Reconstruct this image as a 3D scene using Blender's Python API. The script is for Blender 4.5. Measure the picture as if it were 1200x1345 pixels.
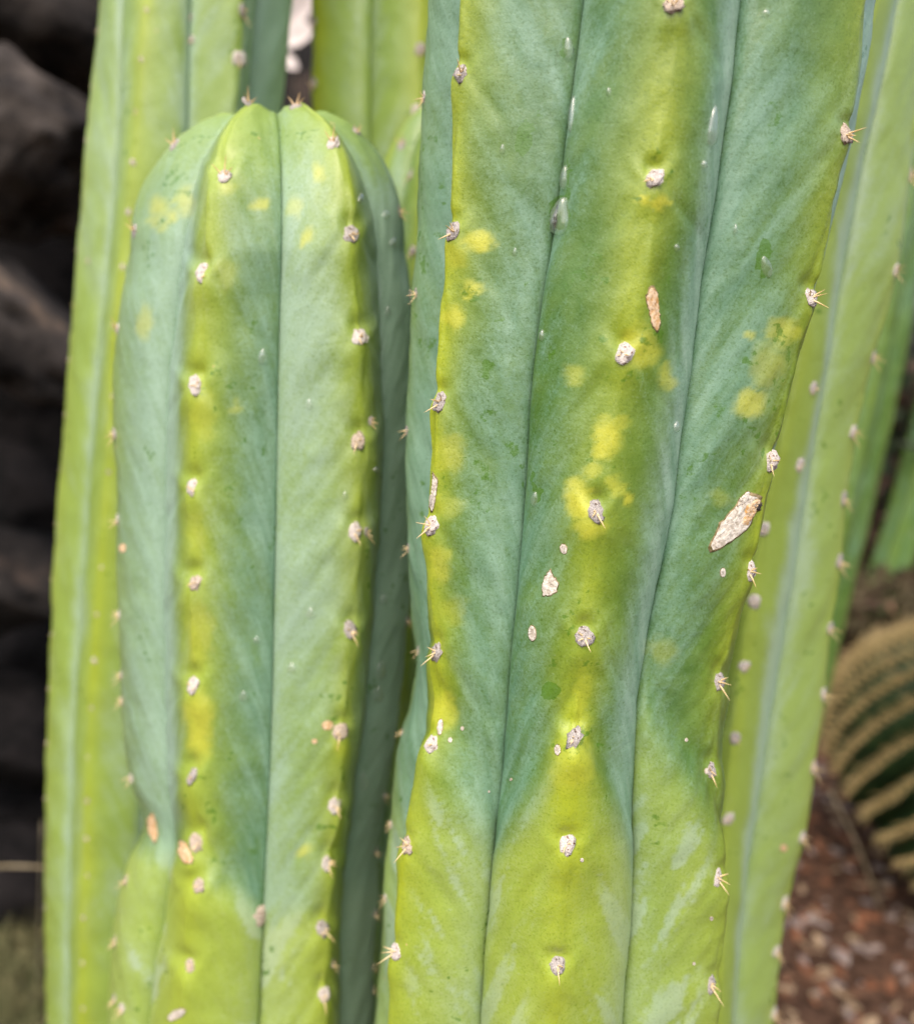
import bpy, bmesh, math, random
import numpy as np
from mathutils import Vector, Matrix
from mathutils.bvhtree import BVHTree

for _o in list(bpy.data.objects):
    bpy.data.objects.remove(_o, do_unlink=True)
random.seed(7)
RNG = np.random.default_rng(11)
R = math.radians
scene = bpy.context.scene
COL = scene.collection

# ------------------------------------------------------------------ camera
PW, PH, FPX = 1200.0, 1345.0, 1150.0
PITCH, ROLL, CAMZ = R(12), R(4), 0.78
FWD = np.array([0, math.cos(PITCH), -math.sin(PITCH)])
R0 = np.array([1.0, 0, 0]); U0 = np.array([0, math.sin(PITCH), math.cos(PITCH)])
RIGHT = math.cos(ROLL) * R0 + math.sin(ROLL) * U0
UP = -math.sin(ROLL) * R0 + math.cos(ROLL) * U0
CAM = np.array([0, 0, CAMZ])
cam_d = bpy.data.cameras.new('camera')
cam = bpy.data.objects.new('camera', cam_d); COL.objects.link(cam)
cam.matrix_world = Matrix(((RIGHT[0], UP[0], -FWD[0], CAM[0]), (RIGHT[1], UP[1], -FWD[1], CAM[1]),
                           (RIGHT[2], UP[2], -FWD[2], CAM[2]), (0, 0, 0, 1)))
cam_d.sensor_fit = 'HORIZONTAL'; cam_d.sensor_width = 36.0
cam_d.lens = 36.0 * FPX / PW
cam_d.clip_start = 0.01; cam_d.clip_end = 500
cam_d.dof.use_dof = True
cam_d.dof.focus_distance = 0.237
cam_d.dof.aperture_fstop = cam_d.lens / 4.3
scene.camera = cam

# ------------------------------------------------------------------ world, sun, exposure
SUN_EL, SUN_AZ = R(55), R(197)          # azimuth clockwise from +Y
w = bpy.data.worlds.new('World'); scene.world = w; w.use_nodes = True
wn = w.node_tree; bg = wn.nodes['Background']
sky = wn.nodes.new('ShaderNodeTexSky'); sky.sky_type = 'NISHITA'; sky.sun_disc = False
sky.sun_elevation = SUN_EL; sky.sun_rotation = SUN_AZ
sky.air_density = 1.0; sky.dust_density = 6.0; sky.ozone_density = 0.6
wn.links.new(sky.outputs[0], bg.inputs['Color']); bg.inputs['Strength'].default_value = 0.15
sd = bpy.data.lights.new('sun', 'SUN'); sd.energy = 1.25; sd.angle = R(115); sd.color = (1.0, 0.965, 0.9)
sun = bpy.data.objects.new('sun', sd); COL.objects.link(sun)
sdir = Vector((math.sin(SUN_AZ) * math.cos(SUN_EL), math.cos(SUN_AZ) * math.cos(SUN_EL), math.sin(SUN_EL)))
sun.rotation_euler = (-sdir).to_track_quat('-Z', 'Y').to_euler()
scene.cycles.max_bounces = 6; scene.cycles.diffuse_bounces = 3; scene.cycles.glossy_bounces = 2; scene.cycles.transparent_max_bounces = 6
scene.view_settings.view_transform = 'Standard'
scene.view_settings.look = 'None'
scene.view_settings.exposure = 0.68
scene.view_settings.gamma = 1.0
scene.view_settings.use_curve_mapping = False

# ------------------------------------------------------------------ helpers
def ray(px, py):
    px = np.asarray(px, float)[..., None]; py = np.asarray(py, float)[..., None]
    return FWD + (px - PW / 2) / FPX * RIGHT - (py - PH / 2) / FPX * UP
def at_y(px, py, Y):
    r = ray(px, py)
    return CAM + r * (np.asarray(Y, float) / r[..., 1])[..., None]
def at_ground(px, py, z=0.0):
    r = ray(px, py); return CAM + r * ((z - CAMZ) / r[..., 2])[..., None]
def project(P):
    d = P - CAM; f = d @ FWD
    return PW / 2 + FPX * (d @ RIGHT) / f, PH / 2 - FPX * (d @ UP) / f

def _hash(i, j, seed):
    n = (i * 374761393 + j * 668265263 + seed * 982451653) & 0x7fffffff
    n = ((n ^ (n >> 13)) * 1274126177) & 0x7fffffff
    return ((n ^ (n >> 16)) & 0xffff) / 65535.0
def vnoise(x, y, seed=0):
    xi = np.floor(x).astype(np.int64); yi = np.floor(y).astype(np.int64)
    fx = x - xi; fy = y - yi
    fx = fx * fx * (3 - 2 * fx); fy = fy * fy * (3 - 2 * fy)
    a = _hash(xi, yi, seed); b = _hash(xi + 1, yi, seed); c = _hash(xi, yi + 1, seed); d = _hash(xi + 1, yi + 1, seed)
    return (a * (1 - fx) + b * fx) * (1 - fy) + (c * (1 - fx) + d * fx) * fy
def fbm(x, y, seed=0, oct=4):
    s = np.zeros_like(x, float); a = 0.5; t = 0
    for o in range(oct):
        s += a * vnoise(x * 2 ** o, y * 2 ** o, seed + 17 * o); t += a; a *= 0.55
    return s / t
def sstep(a, b, x):
    t = np.clip((x - a) / (b - a), 0, 1); return t * t * (3 - 2 * t)
def smooth_poly(pts, ys, k=16):
    """polyline x(y) sampled at ys, rounded off over about k pixels"""
    p = sorted(pts); yy = np.array([a for a, _ in p], float); xx = np.array([b for _, b in p], float)
    if len(yy) > 1:   # linear extrapolation at the ends
        yy = np.concatenate([[yy[0] - 500], yy, [yy[-1] + 500]])
        xx = np.concatenate([[xx[0] - 500 * (xx[1] - xx[0]) / (yy[2] - yy[1])], xx,
                             [xx[-1] + 500 * (xx[-1] - xx[-2]) / (yy[-2] - yy[-3])]])
    out = 0; wt = 0
    for o in np.linspace(-2.2, 2.2, 13):
        g = math.exp(-o * o / 2); out = out + g * np.interp(ys + o * k, yy, xx); wt += g
    return out / wt

def link_mesh(name, verts, faces, mat, parent=None, smooth=True, attrs=None, loc=None):
    me = bpy.data.meshes.new(name)
    me.from_pydata([tuple(v) for v in verts], [], faces)
    if smooth: me.polygons.foreach_set('use_smooth', [True] * len(me.polygons))
    for an, arr in (attrs or {}).items():
        if arr.ndim == 1:
            a = me.attributes.new(an, 'FLOAT', 'POINT'); a.data.foreach_set('value', arr.astype(np.float32))
        else:
            a = me.attributes.new(an, 'FLOAT_VECTOR', 'POINT'); a.data.foreach_set('vector', arr.astype(np.float32).ravel())
    if mat: me.materials.append(mat)
    me.update()
    o = bpy.data.objects.new(name, me); COL.objects.link(o)
    if parent: o.parent = parent
    if loc is not None: o.location = loc
    return o
def tag(o, label=None, cat=None, group=None, kind=None):
    if label: o['label'] = label
    if cat: o['category'] = cat
    if group: o['group'] = group
    if kind: o['kind'] = kind
    return o
def empty(name, loc, label, cat, group=None):
    o = bpy.data.objects.new(name, None); o.empty_display_size = 0.02; COL.objects.link(o)
    o.location = tuple(loc); return tag(o, label, cat, group)

# ------------------------------------------------------------------ materials
class NT:
    def __init__(s, name):
        s.m = bpy.data.materials.new(name); s.m.use_nodes = True; s.t = s.m.node_tree
        s.b = s.t.nodes['Principled BSDF']
    def n(s, typ, **kw):
        x = s.t.nodes.new(typ)
        for k, v in kw.items():
            if k.startswith('i_'):
                key = k[2:]
                x.inputs[int(key) if key.isdigit() else key.replace('_', ' ')].default_value = v
            else: setattr(x, k, v)
        return x
    def l(s, a, b): s.t.links.new(a, b)
    def attr(s, name): return s.n('ShaderNodeAttribute', attribute_name=name)
    def mix(s, fac, a, b, blend='MIX'):
        m = s.n('ShaderNodeMix', data_type='RGBA', blend_type=blend)
        for sock, v in ((m.inputs[0], fac), (m.inputs[6], a), (m.inputs[7], b)):
            if hasattr(v, 'is_linked') or isinstance(v, bpy.types.NodeSocket): s.l(v, sock)
            else: sock.default_value = v if isinstance(v, (int, float)) else tuple(v) + ((1.0,) if len(v) == 3 else ())
        return m.outputs[2]
    def math(s, op, a, b=None, c=None, clamp=False):
        m = s.n('ShaderNodeMath', operation=op, use_clamp=clamp)
        for i, v in enumerate((a, b, c)):
            if v is None: continue
            if isinstance(v, (int, float)): m.inputs[i].default_value = v
            else: s.l(v, m.inputs[i])
        return m.outputs[0]
    def ramp(s, src, lo, hi):
        m = s.n('ShaderNodeMapRange', interpolation_type='SMOOTHSTEP'); s.l(src, m.inputs[0])
        m.inputs[1].default_value = lo; m.inputs[2].default_value = hi; return m.outputs[0]
    def noise(s, vec, scale, detail=3, rough=0.55):
        x = s.n('ShaderNodeTexNoise'); s.l(vec, x.inputs['Vector'])
        x.inputs['Scale'].default_value = scale; x.inputs['Detail'].default_value = detail; x.inputs['Roughness'].default_value = rough
        return x.outputs['Fac']
    def set(s, k, v):
        if isinstance(v, bpy.types.NodeSocket): s.l(v, s.b.inputs[k])
        else: s.b.inputs[k].default_value = v

def skin_material():
    T = NT('cactus_skin')
    tc = T.n('ShaderNodeTexCoord').outputs['Object']
    yel = T.attr('yel').outputs['Fac']; blo = T.attr('bloom').outputs['Fac']; drk = T.attr('dark').outputs['Fac']
    spot = T.attr('spot').outputs['Fac']; ruv = T.attr('ruv').outputs['Vector']
    tint = T.attr('tint').outputs['Fac']; pale = T.attr('pale').outputs['Fac']
    n_mid = T.noise(tc, 95, 2)
    n_fine = T.noise(tc, 520, 3, 0.7)
    n_gran = T.noise(tc, 1350, 2, 0.8)
    # fine chevron veins
    mp = T.n('ShaderNodeMapping'); mp.inputs['Scale'].default_value = (420, 26, 1); T.l(ruv, mp.inputs['Vector'])
    n_vein = T.noise(mp.outputs[0], 1.0, 3, 0.6)
    green = T.mix(T.ramp(n_mid, 0.3, 0.7), (0.062, 0.150, 0.024), (0.108, 0.205, 0.046))
    green = T.mix(tint, green, (0.285, 0.405, 0.085))
    wax = T.mix(T.ramp(n_vein, 0.3, 0.7), (0.100, 0.225, 0.138), (0.165, 0.305, 0.208))
    wax = T.mix(T.math('MULTIPLY', tint, 0.9), wax, (0.40, 0.52, 0.36))
    bl = T.math('ADD', blo, T.math('MULTIPLY', T.math('SUBTRACT', n_vein, 0.5), 0.45))
    bl = T.math('ADD', bl, T.math('MULTIPLY', T.math('SUBTRACT', n_fine, 0.5), 0.7))
    bl = T.math('ADD', bl, T.math('MULTIPLY', T.math('SUBTRACT', n_gran, 0.5), 0.8), clamp=True)
    bl = T.ramp(bl, 0.0, 0.95)
    c = T.mix(bl, green, wax)
    pl = T.math('ADD', pale, T.math('MULTIPLY', T.math('SUBTRACT', n_vein, 0.5), T.math('MULTIPLY', pale, 1.3)))
    pl = T.math('ADD', pl, T.math('MULTIPLY', T.math('SUBTRACT', n_fine, 0.5), T.math('MULTIPLY', pale, 1.2)), clamp=True)
    c = T.mix(pl, c, (0.310, 0.455, 0.350))
    yl = T.math('ADD', yel, T.math('MULTIPLY', T.math('SUBTRACT', n_fine, 0.5), T.math('MULTIPLY', yel, 0.9)), clamp=True)
    c = T.mix(yl, c, (0.340, 0.415, 0.028))
    sp = T.math('ADD', spot, T.math('MULTIPLY', T.math('SUBTRACT', n_fine, 0.5), T.math('MULTIPLY', spot, 0.6)), clamp=True)
    c = T.mix(sp, c, (0.56, 0.56, 0.06))
    dk = T.ramp(T.math('ADD', drk, T.math('MULTIPLY', T.math('SUBTRACT', T.noise(tc, 420, 3, 0.6), 0.5), T.math('MULTIPLY', T.ramp(drk, 0.02, 0.3), 0.9))), 0.42, 0.60)
    c = T.mix(T.math('MULTIPLY', dk, 0.72), c, (0.075, 0.180, 0.018))
    # cell-like granulation: darker stomata points, pale wax specks
    c = T.mix(T.math('MULTIPLY', T.ramp(n_gran, 0.48, 0.27), 0.5), c, T.mix(1.0, c, (0.42, 0.50, 0.36), 'MULTIPLY'))
    c = T.mix(T.math('MULTIPLY', T.ramp(n_gran, 0.58, 0.78), 0.16), c, (0.40, 0.50, 0.33))
    # tiny tan corky specks
    vor = T.n('ShaderNodeTexVoronoi'); T.l(tc, vor.inputs['Vector']); vor.inputs['Scale'].default_value = 62
    dens = T.ramp(T.noise(tc, 14, 2), 0.47, 0.62)
    rs = T.math('MULTIPLY', dens, 0.045)
    speck = T.math('LESS_THAN', vor.outputs['Distance'], rs)
    c = T.mix(T.math('MULTIPLY', speck, 0.8), c, (0.52, 0.42, 0.17))
    T.set('Base Color', c)
    ro = T.math('ADD', 0.31, T.math('MULTIPLY', bl, 0.12))
    ro = T.math('SUBTRACT', ro, T.math('MULTIPLY', dk, 0.22))
    T.set('Roughness', ro)
    T.set('Specular IOR Level', 0.5)
    h = T.math('ADD', T.math('MULTIPLY', n_fine, 0.6), T.math('MULTIPLY', n_gran, 0.5))
    h = T.math('ADD', h, T.math('MULTIPLY', n_vein, 0.7))
    h = T.math('ADD', h, T.math('MULTIPLY', n_mid, 2.0))
    bp = T.n('ShaderNodeBump'); bp.inputs['Strength'].default_value = 0.55; bp.inputs['Distance'].default_value = 0.00030
    T.l(h, bp.inputs['Height']); T.l(bp.outputs[0], T.b.inputs['Normal'])
    return T.m
def simple_material(name, c1, c2, scale, rough=0.8, bump=0.0, bdist=0.001, spec=0.3, detail=4, c3=None, s3=None):
    T = NT(name); tc = T.n('ShaderNodeTexCoord').outputs['Object']
    n = T.noise(tc, scale, detail, 0.62)
    c = T.mix(T.ramp(n, 0.33, 0.67), c1, c2)
    if c3: c = T.mix(T.ramp(T.noise(tc, s3, 3), 0.60, 0.68), c, c3)
    T.set('Base Color', c); T.set('Roughness', rough); T.set('Specular IOR Level', spec)
    if bump:
        bp = T.n('ShaderNodeBump'); bp.inputs['Strength'].default_value = bump; bp.inputs['Distance'].default_value = bdist
        T.l(n, bp.inputs['Height']); T.l(bp.outputs[0], T.b.inputs['Normal'])
    return T.m

SKIN = skin_material()
FELT_GREY = simple_material('areole_felt_grey', (0.28, 0.25, 0.235), (0.56, 0.52, 0.50), 5.0, 0.95, 0.8, 0.0005, 0.05, c3=(0.11, 0.07, 0.05), s3=2.4)
FELT_TAN = simple_material('areole_felt_tan', (0.38, 0.30, 0.23), (0.66, 0.57, 0.49), 5.0, 0.95, 0.8, 0.0005, 0.05, c3=(0.15, 0.08, 0.045), s3=2.4)
FELT = simple_material('areole_felt', (0.42, 0.37, 0.34), (0.74, 0.69, 0.66), 5.0, 0.95, 0.7, 0.0005, 0.05, c3=(0.17, 0.085, 0.05), s3=2.2)
SPINE = simple_material('spine_horn', (0.55, 0.36, 0.14), (0.86, 0.70, 0.44), 1.2, 0.5)
SPINE_DARK = simple_material('spine_young', (0.52, 0.30, 0.11), (0.82, 0.62, 0.36), 1.2, 0.5)
CORK = simple_material('cork_scar', (0.48, 0.42, 0.34), (0.82, 0.77, 0.69), 750, 0.9, 1.0, 0.0007, 0.1)
CORK_RIM = simple_material('cork_rim', (0.10, 0.085, 0.03), (0.34, 0.26, 0.15), 700, 0.9, 0.6, 0.0004, 0.1)
CORK_ORANGE = simple_material('torn_tissue', (0.55, 0.30, 0.10), (0.78, 0.62, 0.44), 900, 0.85, 0.8, 0.0004, 0.1)
CORK_BLACK = simple_material('rot_black', (0.01, 0.009, 0.008), (0.05, 0.04, 0.04), 900, 0.7)
ROCK = simple_material('basalt', (0.008, 0.0075, 0.0075), (0.026, 0.022, 0.020), 16, 0.8, 0.9, 0.01, 0.15, 8, c3=(0.05, 0.037, 0.03), s3=7)
ROCK_SHADED = simple_material('shaded_basalt', (0.003, 0.003, 0.003), (0.014, 0.012, 0.012), 16, 0.85, 0.9, 0.01, 0.1, 8)  # dark lava taken near black; shade of the heap's gaps is in the colour
ROCK_PALE = simple_material('weathered_rock', (0.010, 0.009, 0.009), (0.10, 0.084, 0.074), 11, 0.85, 1.0, 0.015, 0.15, 8, c3=(0.20, 0.145, 0.105), s3=7)
SOIL = simple_material('mulch_soil', (0.035, 0.019, 0.012), (0.12, 0.068, 0.044), 55, 0.95, 1.0, 0.008, 0.1, 8)
GRASS_DRY = simple_material('dry_grass', (0.06, 0.075, 0.025), (0.20, 0.18, 0.085), 20, 0.8)
STEM_DRY = simple_material('dry_stem', (0.24, 0.19, 0.11), (0.36, 0.30, 0.19), 40, 0.85)
LEAF = simple_material('shrub_leaf', (0.012, 0.026, 0.010), (0.032, 0.055, 0.020), 9, 0.5, spec=0.4)
PALE_LEAF = simple_material('pale_dead_leaf', (0.55, 0.47, 0.44), (0.74, 0.68, 0.66), 30, 0.8)
BARK = simple_material('shrub_bark', (0.05, 0.04, 0.03), (0.11, 0.085, 0.06), 60, 0.9, 0.6, 0.004)
BARREL = simple_material('barrel_skin', (0.010, 0.024, 0.008), (0.026, 0.05, 0.015), 40, 0.5)
GOLD = simple_material('golden_spine', (0.33, 0.245, 0.10), (0.52, 0.40, 0.19), 60, 0.55)
def water_material():
    T = NT('water'); t = T.t
    tr = T.n('ShaderNodeBsdfTransparent'); tr.inputs[0].default_value = (0.97, 0.98, 0.97, 1)
    gl = T.n('ShaderNodeBsdfGlossy'); gl.inputs['Roughness'].default_value = 0.12
    fr = T.n('ShaderNodeFresnel'); fr.inputs['IOR'].default_value = 1.62
    mx = T.n('ShaderNodeMixShader'); ge = T.n('ShaderNodeNewGeometry')
    T.l(T.math('MULTIPLY', T.math('MULTIPLY', fr.outputs[0], 2.2, clamp=True), T.math('SUBTRACT', 1.0, ge.outputs['Backfacing'])), mx.inputs[0])
    T.l(tr.outputs[0], mx.inputs[1]); T.l(gl.outputs[0], mx.inputs[2])
    df = T.n('ShaderNodeBsdfDiffuse'); df.inputs[0].default_value = (0.95, 0.97, 0.97, 1)  # faint white diffuse stands in for light the drop would focus
    m2 = T.n('ShaderNodeMixShader'); T.l(T.math('MULTIPLY', T.math('SUBTRACT', 1.0, ge.outputs['Backfacing']), 0.06), m2.inputs[0])
    T.l(mx.outputs[0], m2.inputs[1]); T.l(df.outputs[0], m2.inputs[2])
    T.l(m2.outputs[0], t.nodes['Material Output'].inputs['Surface'])
    return T.m
WATER = water_material()
CHIP_MATS = [simple_material('bark_chip_%s' % n, a, b, 2.5, 0.9, 0.5, 0.002, 0.15) for n, a, b in (
    ('brown', (0.07, 0.034, 0.02), (0.17, 0.088, 0.052)), ('red', (0.13, 0.05, 0.025), (0.26, 0.12, 0.065)),
    ('tan', (0.26, 0.18, 0.11), (0.42, 0.31, 0.20)), ('grey', (0.17, 0.13, 0.115), (0.32, 0.26, 0.23)))]

# ------------------------------------------------------------------ ribbed column cactus
class Column:
    """curves: list (ridge, valley, ridge, valley ...) in order of angle; each a dict
       th = angle from the viewer-facing side (deg, + to the right), r = radius (m), px = optional traced edge line"""
    def __init__(s, root, Y, axis, curves, py0, py1, step=3.0, ns=20, vis=None, dome=None, top_ext=0.0,
                 rf=None, paint=None, areoles=(), ridge_round=0.8, valley_in=0.8, seed=0, tint=0.0, bloom=0.6, yellow=0.5, wob=1.0, crease=1.0, swell=None, pale=None):
        s.root = root; s.seed = seed; s.pale = pale
        n = int((py1 - py0) / step) + 1
        pys = np.linspace(py1, py0, n)                      # bottom row first
        Ya = Y + 0 * pys
        ax = at_y(smooth_poly(axis, pys, 30), pys, Ya)      # axis points
        fac = smooth_poly(rf, pys, 14) if rf else 1 + 0 * pys
        K = len(curves); C = np.zeros((K, n, 3))
        for k, c in enumerate(curves):
            th = R(c['th']); rr = c['r'] * fac
            Yk = Ya - rr * math.cos(th)
            if c.get('px') is not None:
                C[k] = at_y(smooth_poly(c['px'], pys, c.get('k', 13)), pys, Yk)
            else:
                Xk = ax[:, 0] + rr * math.sin(th)
                # keep the row: find z on the plane of that image row
                P = np.stack([Xk, Yk, ax[:, 2]], 1)
                for _ in range(3):
                    px, py = project(P); P[:, 2] += (py - pys) * (Yk / FPX)
                C[k] = P
        rows_py = list(pys); A = ax.copy()
        # foot: straight down to the ground
        nb = 14; bot = C[:, 0].copy(); foot = []
        for j in range(nb):
            f = j / nb; P = bot.copy(); P[:, 2] = -0.015 + (bot[:, 2] + 0.015) * f; foot.append(P)
        footA = [np.array([A[0, 0], A[0, 1], -0.015 + (A[0, 2] + 0.015) * j / nb]) for j in range(nb)]
        C = np.concatenate([np.array(foot).transpose(1, 0, 2), C], 1); A = np.concatenate([np.array(footA), A])
        top = C[:, -1].copy(); topA = A[-1].copy()
        lean = (A[-1] - A[-1 - min(60, n - 2)]); lean = lean / max(lean[2], 1e-6); lean[2] = 0
        ext = []; extA = []
        if top_ext:
            m = max(4, int(top_ext / 0.012))
            for j in range(1, m + 1):
                h = top_ext * j / m; P = top + lean * h; P[:, 2] += h; ext.append(P); extA.append(topA + lean * h + np.array([0, 0, h]))
        base = ext[-1] if ext else top; bA = extA[-1] if extA else topA
        H = dome if dome else 0.06
        nd = 44 if ns > 12 else 18
        for j in range(1, nd + 1):
            ph = 0.5 * math.pi * j / nd; rho = math.cos(ph) ** 0.86; sh = math.sin(ph)
            P = bA + (base - bA) * rho + lean * H * sh * 0.6
            for k, c in enumerate(curves):
                val = k % 2 == 1
                hh = H * (0.94 if val else 1.0)
                dip = (0.010 if not val else 0.012) * sstep(0.80, 1.0, ph / (0.5 * math.pi))
                P[k, 2] = base[k, 2] * rho + bA[2] * (1 - rho) + hh * sh - dip
                if val: P[k, :2] = bA[:2] + lean[:2] * H * sh * 0.6 + (base[k, :2] - bA[:2]) * rho * (1 - 0.15 * sh)
            ext.append(P); extA.append(bA + lean * H * sh * 0.6 + np.array([0, 0, H * sh - 0.02]))
        C = np.concatenate([C, np.array(ext).transpose(1, 0, 2)], 1); A = np.concatenate([A, np.array(extA)])
        s.C, s.A = C, A
        nr = C.shape[1]
        allV, allF, off = [], [], 0
        base_loc = np.array([A[0, 0], A[0, 1], 0.0]); root.location = tuple(base_loc); s.loc = base_loc
        nrib = K // 2; s.ribs = []
        for i in range(nrib):
            full = vis is None or i in vis
            m = ns if full else 6
            rsel = np.arange(nr) if full else np.unique(np.concatenate([np.arange(0, nr, 6), [nr - 1], np.arange(nr - nd, nr, 2)]))
            Rk = C[2 * i][rsel]; Va = C[(2 * i - 1) % K][rsel]; Vb = C[(2 * i + 1) % K][rsel]; Ax = A[rsel]
            rd = curves[2 * i].get('round', ridge_round); vi = curves[2 * i].get('vin', valley_in)
            u = np.linspace(0, 1, m + 1); u = u ** 0.9
            halves = []
            wid = np.linalg.norm(Vb - Va, axis=1)[:, None]
            for sg, V in ((-1, Va), (1, Vb)):
                t0 = (Vb - Va) * 0.5 * sg * rd
                inw = Ax - V; inw[:, 2] = 0; L = np.linalg.norm(inw, axis=1)[:, None] + 1e-9
                D = np.linalg.norm(V - Rk, axis=1)[:, None]
                t1 = inw / L * D * vi
                uu = u[None, :, None]
                h00 = 2 * uu**3 - 3 * uu**2 + 1; h10 = uu**3 - 2 * uu**2 + uu; h01 = -2 * uu**3 + 3 * uu**2; h11 = uu**3 - uu**2
                halves.append(h00 * Rk[:, None] + h10 * t0[:, None] + h01 * V[:, None] + h11 * t1[:, None])
            P = np.concatenate([halves[0][:, ::-1], halves[1][:, 1:]], 1)      # rows x (2m+1) x 3
            S = np.concatenate([-u[::-1], u[1:]])[None, :] + np.zeros((len(rsel), 1))
            # height coordinate in metres along the rib
            seg = np.linalg.norm(np.diff(Rk, axis=0), axis=1); v = np.concatenate([[0], np.cumsum(seg)])
            vtop = np.interp(C[2 * i][nb][2], Rk[:, 2], v) if not full else v[nb]
            v = v - vtop
            V2 = v[:, None] + 0 * S
            du = np.gradient(P, axis=1); dv = np.gradient(P, axis=0)
            N = np.cross(du, dv); N /= (np.linalg.norm(N, axis=2)[..., None] + 1e-12)
            px, py = project(P)
            hw = 0.5 * wid
            edge = 1 - np.abs(S) ** 6
            disp = 0
            if full:
                q = np.abs(S)
                disp = disp + wob * 0.0009 * (fbm(S * 1.3 + 7 * i, V2 * 34, seed + 3 * i, 3) - 0.5) * 2
                # chevron swelling between areoles
                disp = disp + wob * 0.0010 * (fbm(q * 2.0 + np.sign(S) * 9, (V2 + q * hw * 1.9) * 42, seed + 50 + i, 3) - 0.5) * 2
                disp = disp + wob * 0.00028 * (fbm(q * 7 + np.sign(S) * 5, (V2 + q * hw * 1.9) * 150, seed + 70 + i, 3) - 0.5) * 2
                if swell: disp = disp + swell(i, S, px, py) * np.clip(-N[..., 1], 0, 1)
                for (ai, apx, apy) in areoles:
                    if ai != i: continue
                    d1 = py - apy; d0 = px - apx; sc = crease * (1.0 if i == 0 or nrib == 6 else 0.65)
                    # notch above, swelling below and the two shoulders beside it
                    disp = disp - 0.0016 * sc * np.exp(-((d1 + 15) / 12) ** 2 - (d0 / 11) ** 2)
                    disp = disp + 0.0012 * sc * np.exp(-((d1 - 20) / 24) ** 2 - (d0 / 30) ** 2)
                    for sg in (-1, 1):
                        ln = (d0 * sg - 16) + (d1 + 4) * 0.55
                        disp = disp + 0.0006 * sc * np.exp(-(ln / 9) ** 2 - ((d1 + 8) / 18) ** 2)
                        # fold running from the notch down towards the groove
                        tt = d0 * sg
                        fold = (d1 + 14) - tt * 1.5
                        disp = disp - 0.0005 * sc * np.exp(-(fold / 10) ** 2) * sstep(2, 10, tt) * (1 - sstep(40, 85, tt))
            disp = disp * edge
            P = P + N * np.asarray(disp)[..., None] if full else P
            at = s.paint(i, S, V2, hw, px, py, paint, tint, bloom, yellow, nrib, full)
            nrw, ncl = S.shape
            idx = np.arange(nrw * ncl).reshape(nrw, ncl)
            F = np.stack([idx[:-1, :-1], idx[:-1, 1:], idx[1:, 1:], idx[1:, :-1]], -1).reshape(-1, 4)
            Vt = (P - base_loc).reshape(-1, 3)
            q = np.abs(S)
            at['ruv'] = np.stack([q * hw + V2 * 0.30, V2 - q * hw * 0.3, S * 0 + 3.1 * i + (S > 0)], -1).reshape(-1, 3)
            o = link_mesh('rib', Vt, F.tolist(), SKIN, root, True, at)
            s.ribs.append(o)
            if full:
                allV.append(P.reshape(-1, 3)); allF.append(F + off); off += nrw * ncl
        s.bvh = BVHTree.FromPolygons([tuple(v) for v in np.concatenate(allV)], [tuple(f) for f in np.concatenate(allF).tolist()])
    def paint(s, i, S, V, hw, px, py, paint, tint, bloom, yellow, nrib, full):
        q = np.abs(S); sd = s.seed + 31 * i
        sg = np.sign(S)
        w_ = q * hw + V * 0.30; e_ = V - q * hw * 0.3
        streak = fbm(w_ * 330 + sg * 40, e_ * 34, sd + 1, 4)
        patch = fbm(S * 2.2 + 11, V * 30, sd + 2, 4)
        wide = fbm(S * 0.9 + 3, V * 14, sd + 5, 3)
        blo = bloom * (0.16 + 0.80 * q ** 1.1) + 0.75 * (streak - 0.5) + 0.85 * (patch - 0.5) + 0.35 * (wide - .5)
        yw = 0.20 + 0.20 * (fbm(V * 0 + 2, V * 22, sd + 9, 3))
        yel = yellow * np.exp(-(S / yw) ** 2) * (0.35 + 1.3 * (fbm(S * 1.5, V * 26, sd + 12, 3)))
        yel = yel + 0.25 * yellow * np.clip(fbm(S * 2 + 40, V * 40, sd + 14, 4) - 0.5, 0, 1) * (1 - q)
        drk = np.zeros_like(S); spot = np.zeros_like(S); tn = tint + 0 * S
        # rubbed-off wax: small jagged darker patches
        if full:
            pz = fbm(S * hw / 0.02 * 6 + 90, V * 210, sd + 21, 4)
            drk = 0.50 * sstep(0.57, 0.70, pz) * sstep(0.43, 0.60, fbm(S * 1.5 + 4, V * 18, sd + 23, 2))
        if paint:
            blo, yel, drk, spot, tn = paint(i, S, V, px, py, blo, yel, drk, spot, tn)
        f = lambda a: np.clip(a, 0, 1).reshape(-1)
        pal = np.zeros_like(S)
        if s.pale: pal = s.pale(i, S, px, py)
        return {'pale': f(pal), 'yel': f(yel), 'bloom': f(blo), 'dark': f(drk), 'spot': f(spot), 'tint': f(tn)}  # bloom and pale carry wax, and on some ribs painted light
    def hit(s, px, py, toward=None):
        """point and normal on this column seen at a pixel; slides towards `toward` (px) when it misses"""
        o = Vector(CAM)
        for j in range(40):
            d = Vector(ray(px, py)).normalized()
            p, n, f, dist = s.bvh.ray_cast(o, d)
            if p is not None:
                if n.dot(d) > 0: n = -n
                return p, n
            if toward is None: return None, None
            px += 1.0 if toward > px else -1.0
        return None, None

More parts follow.
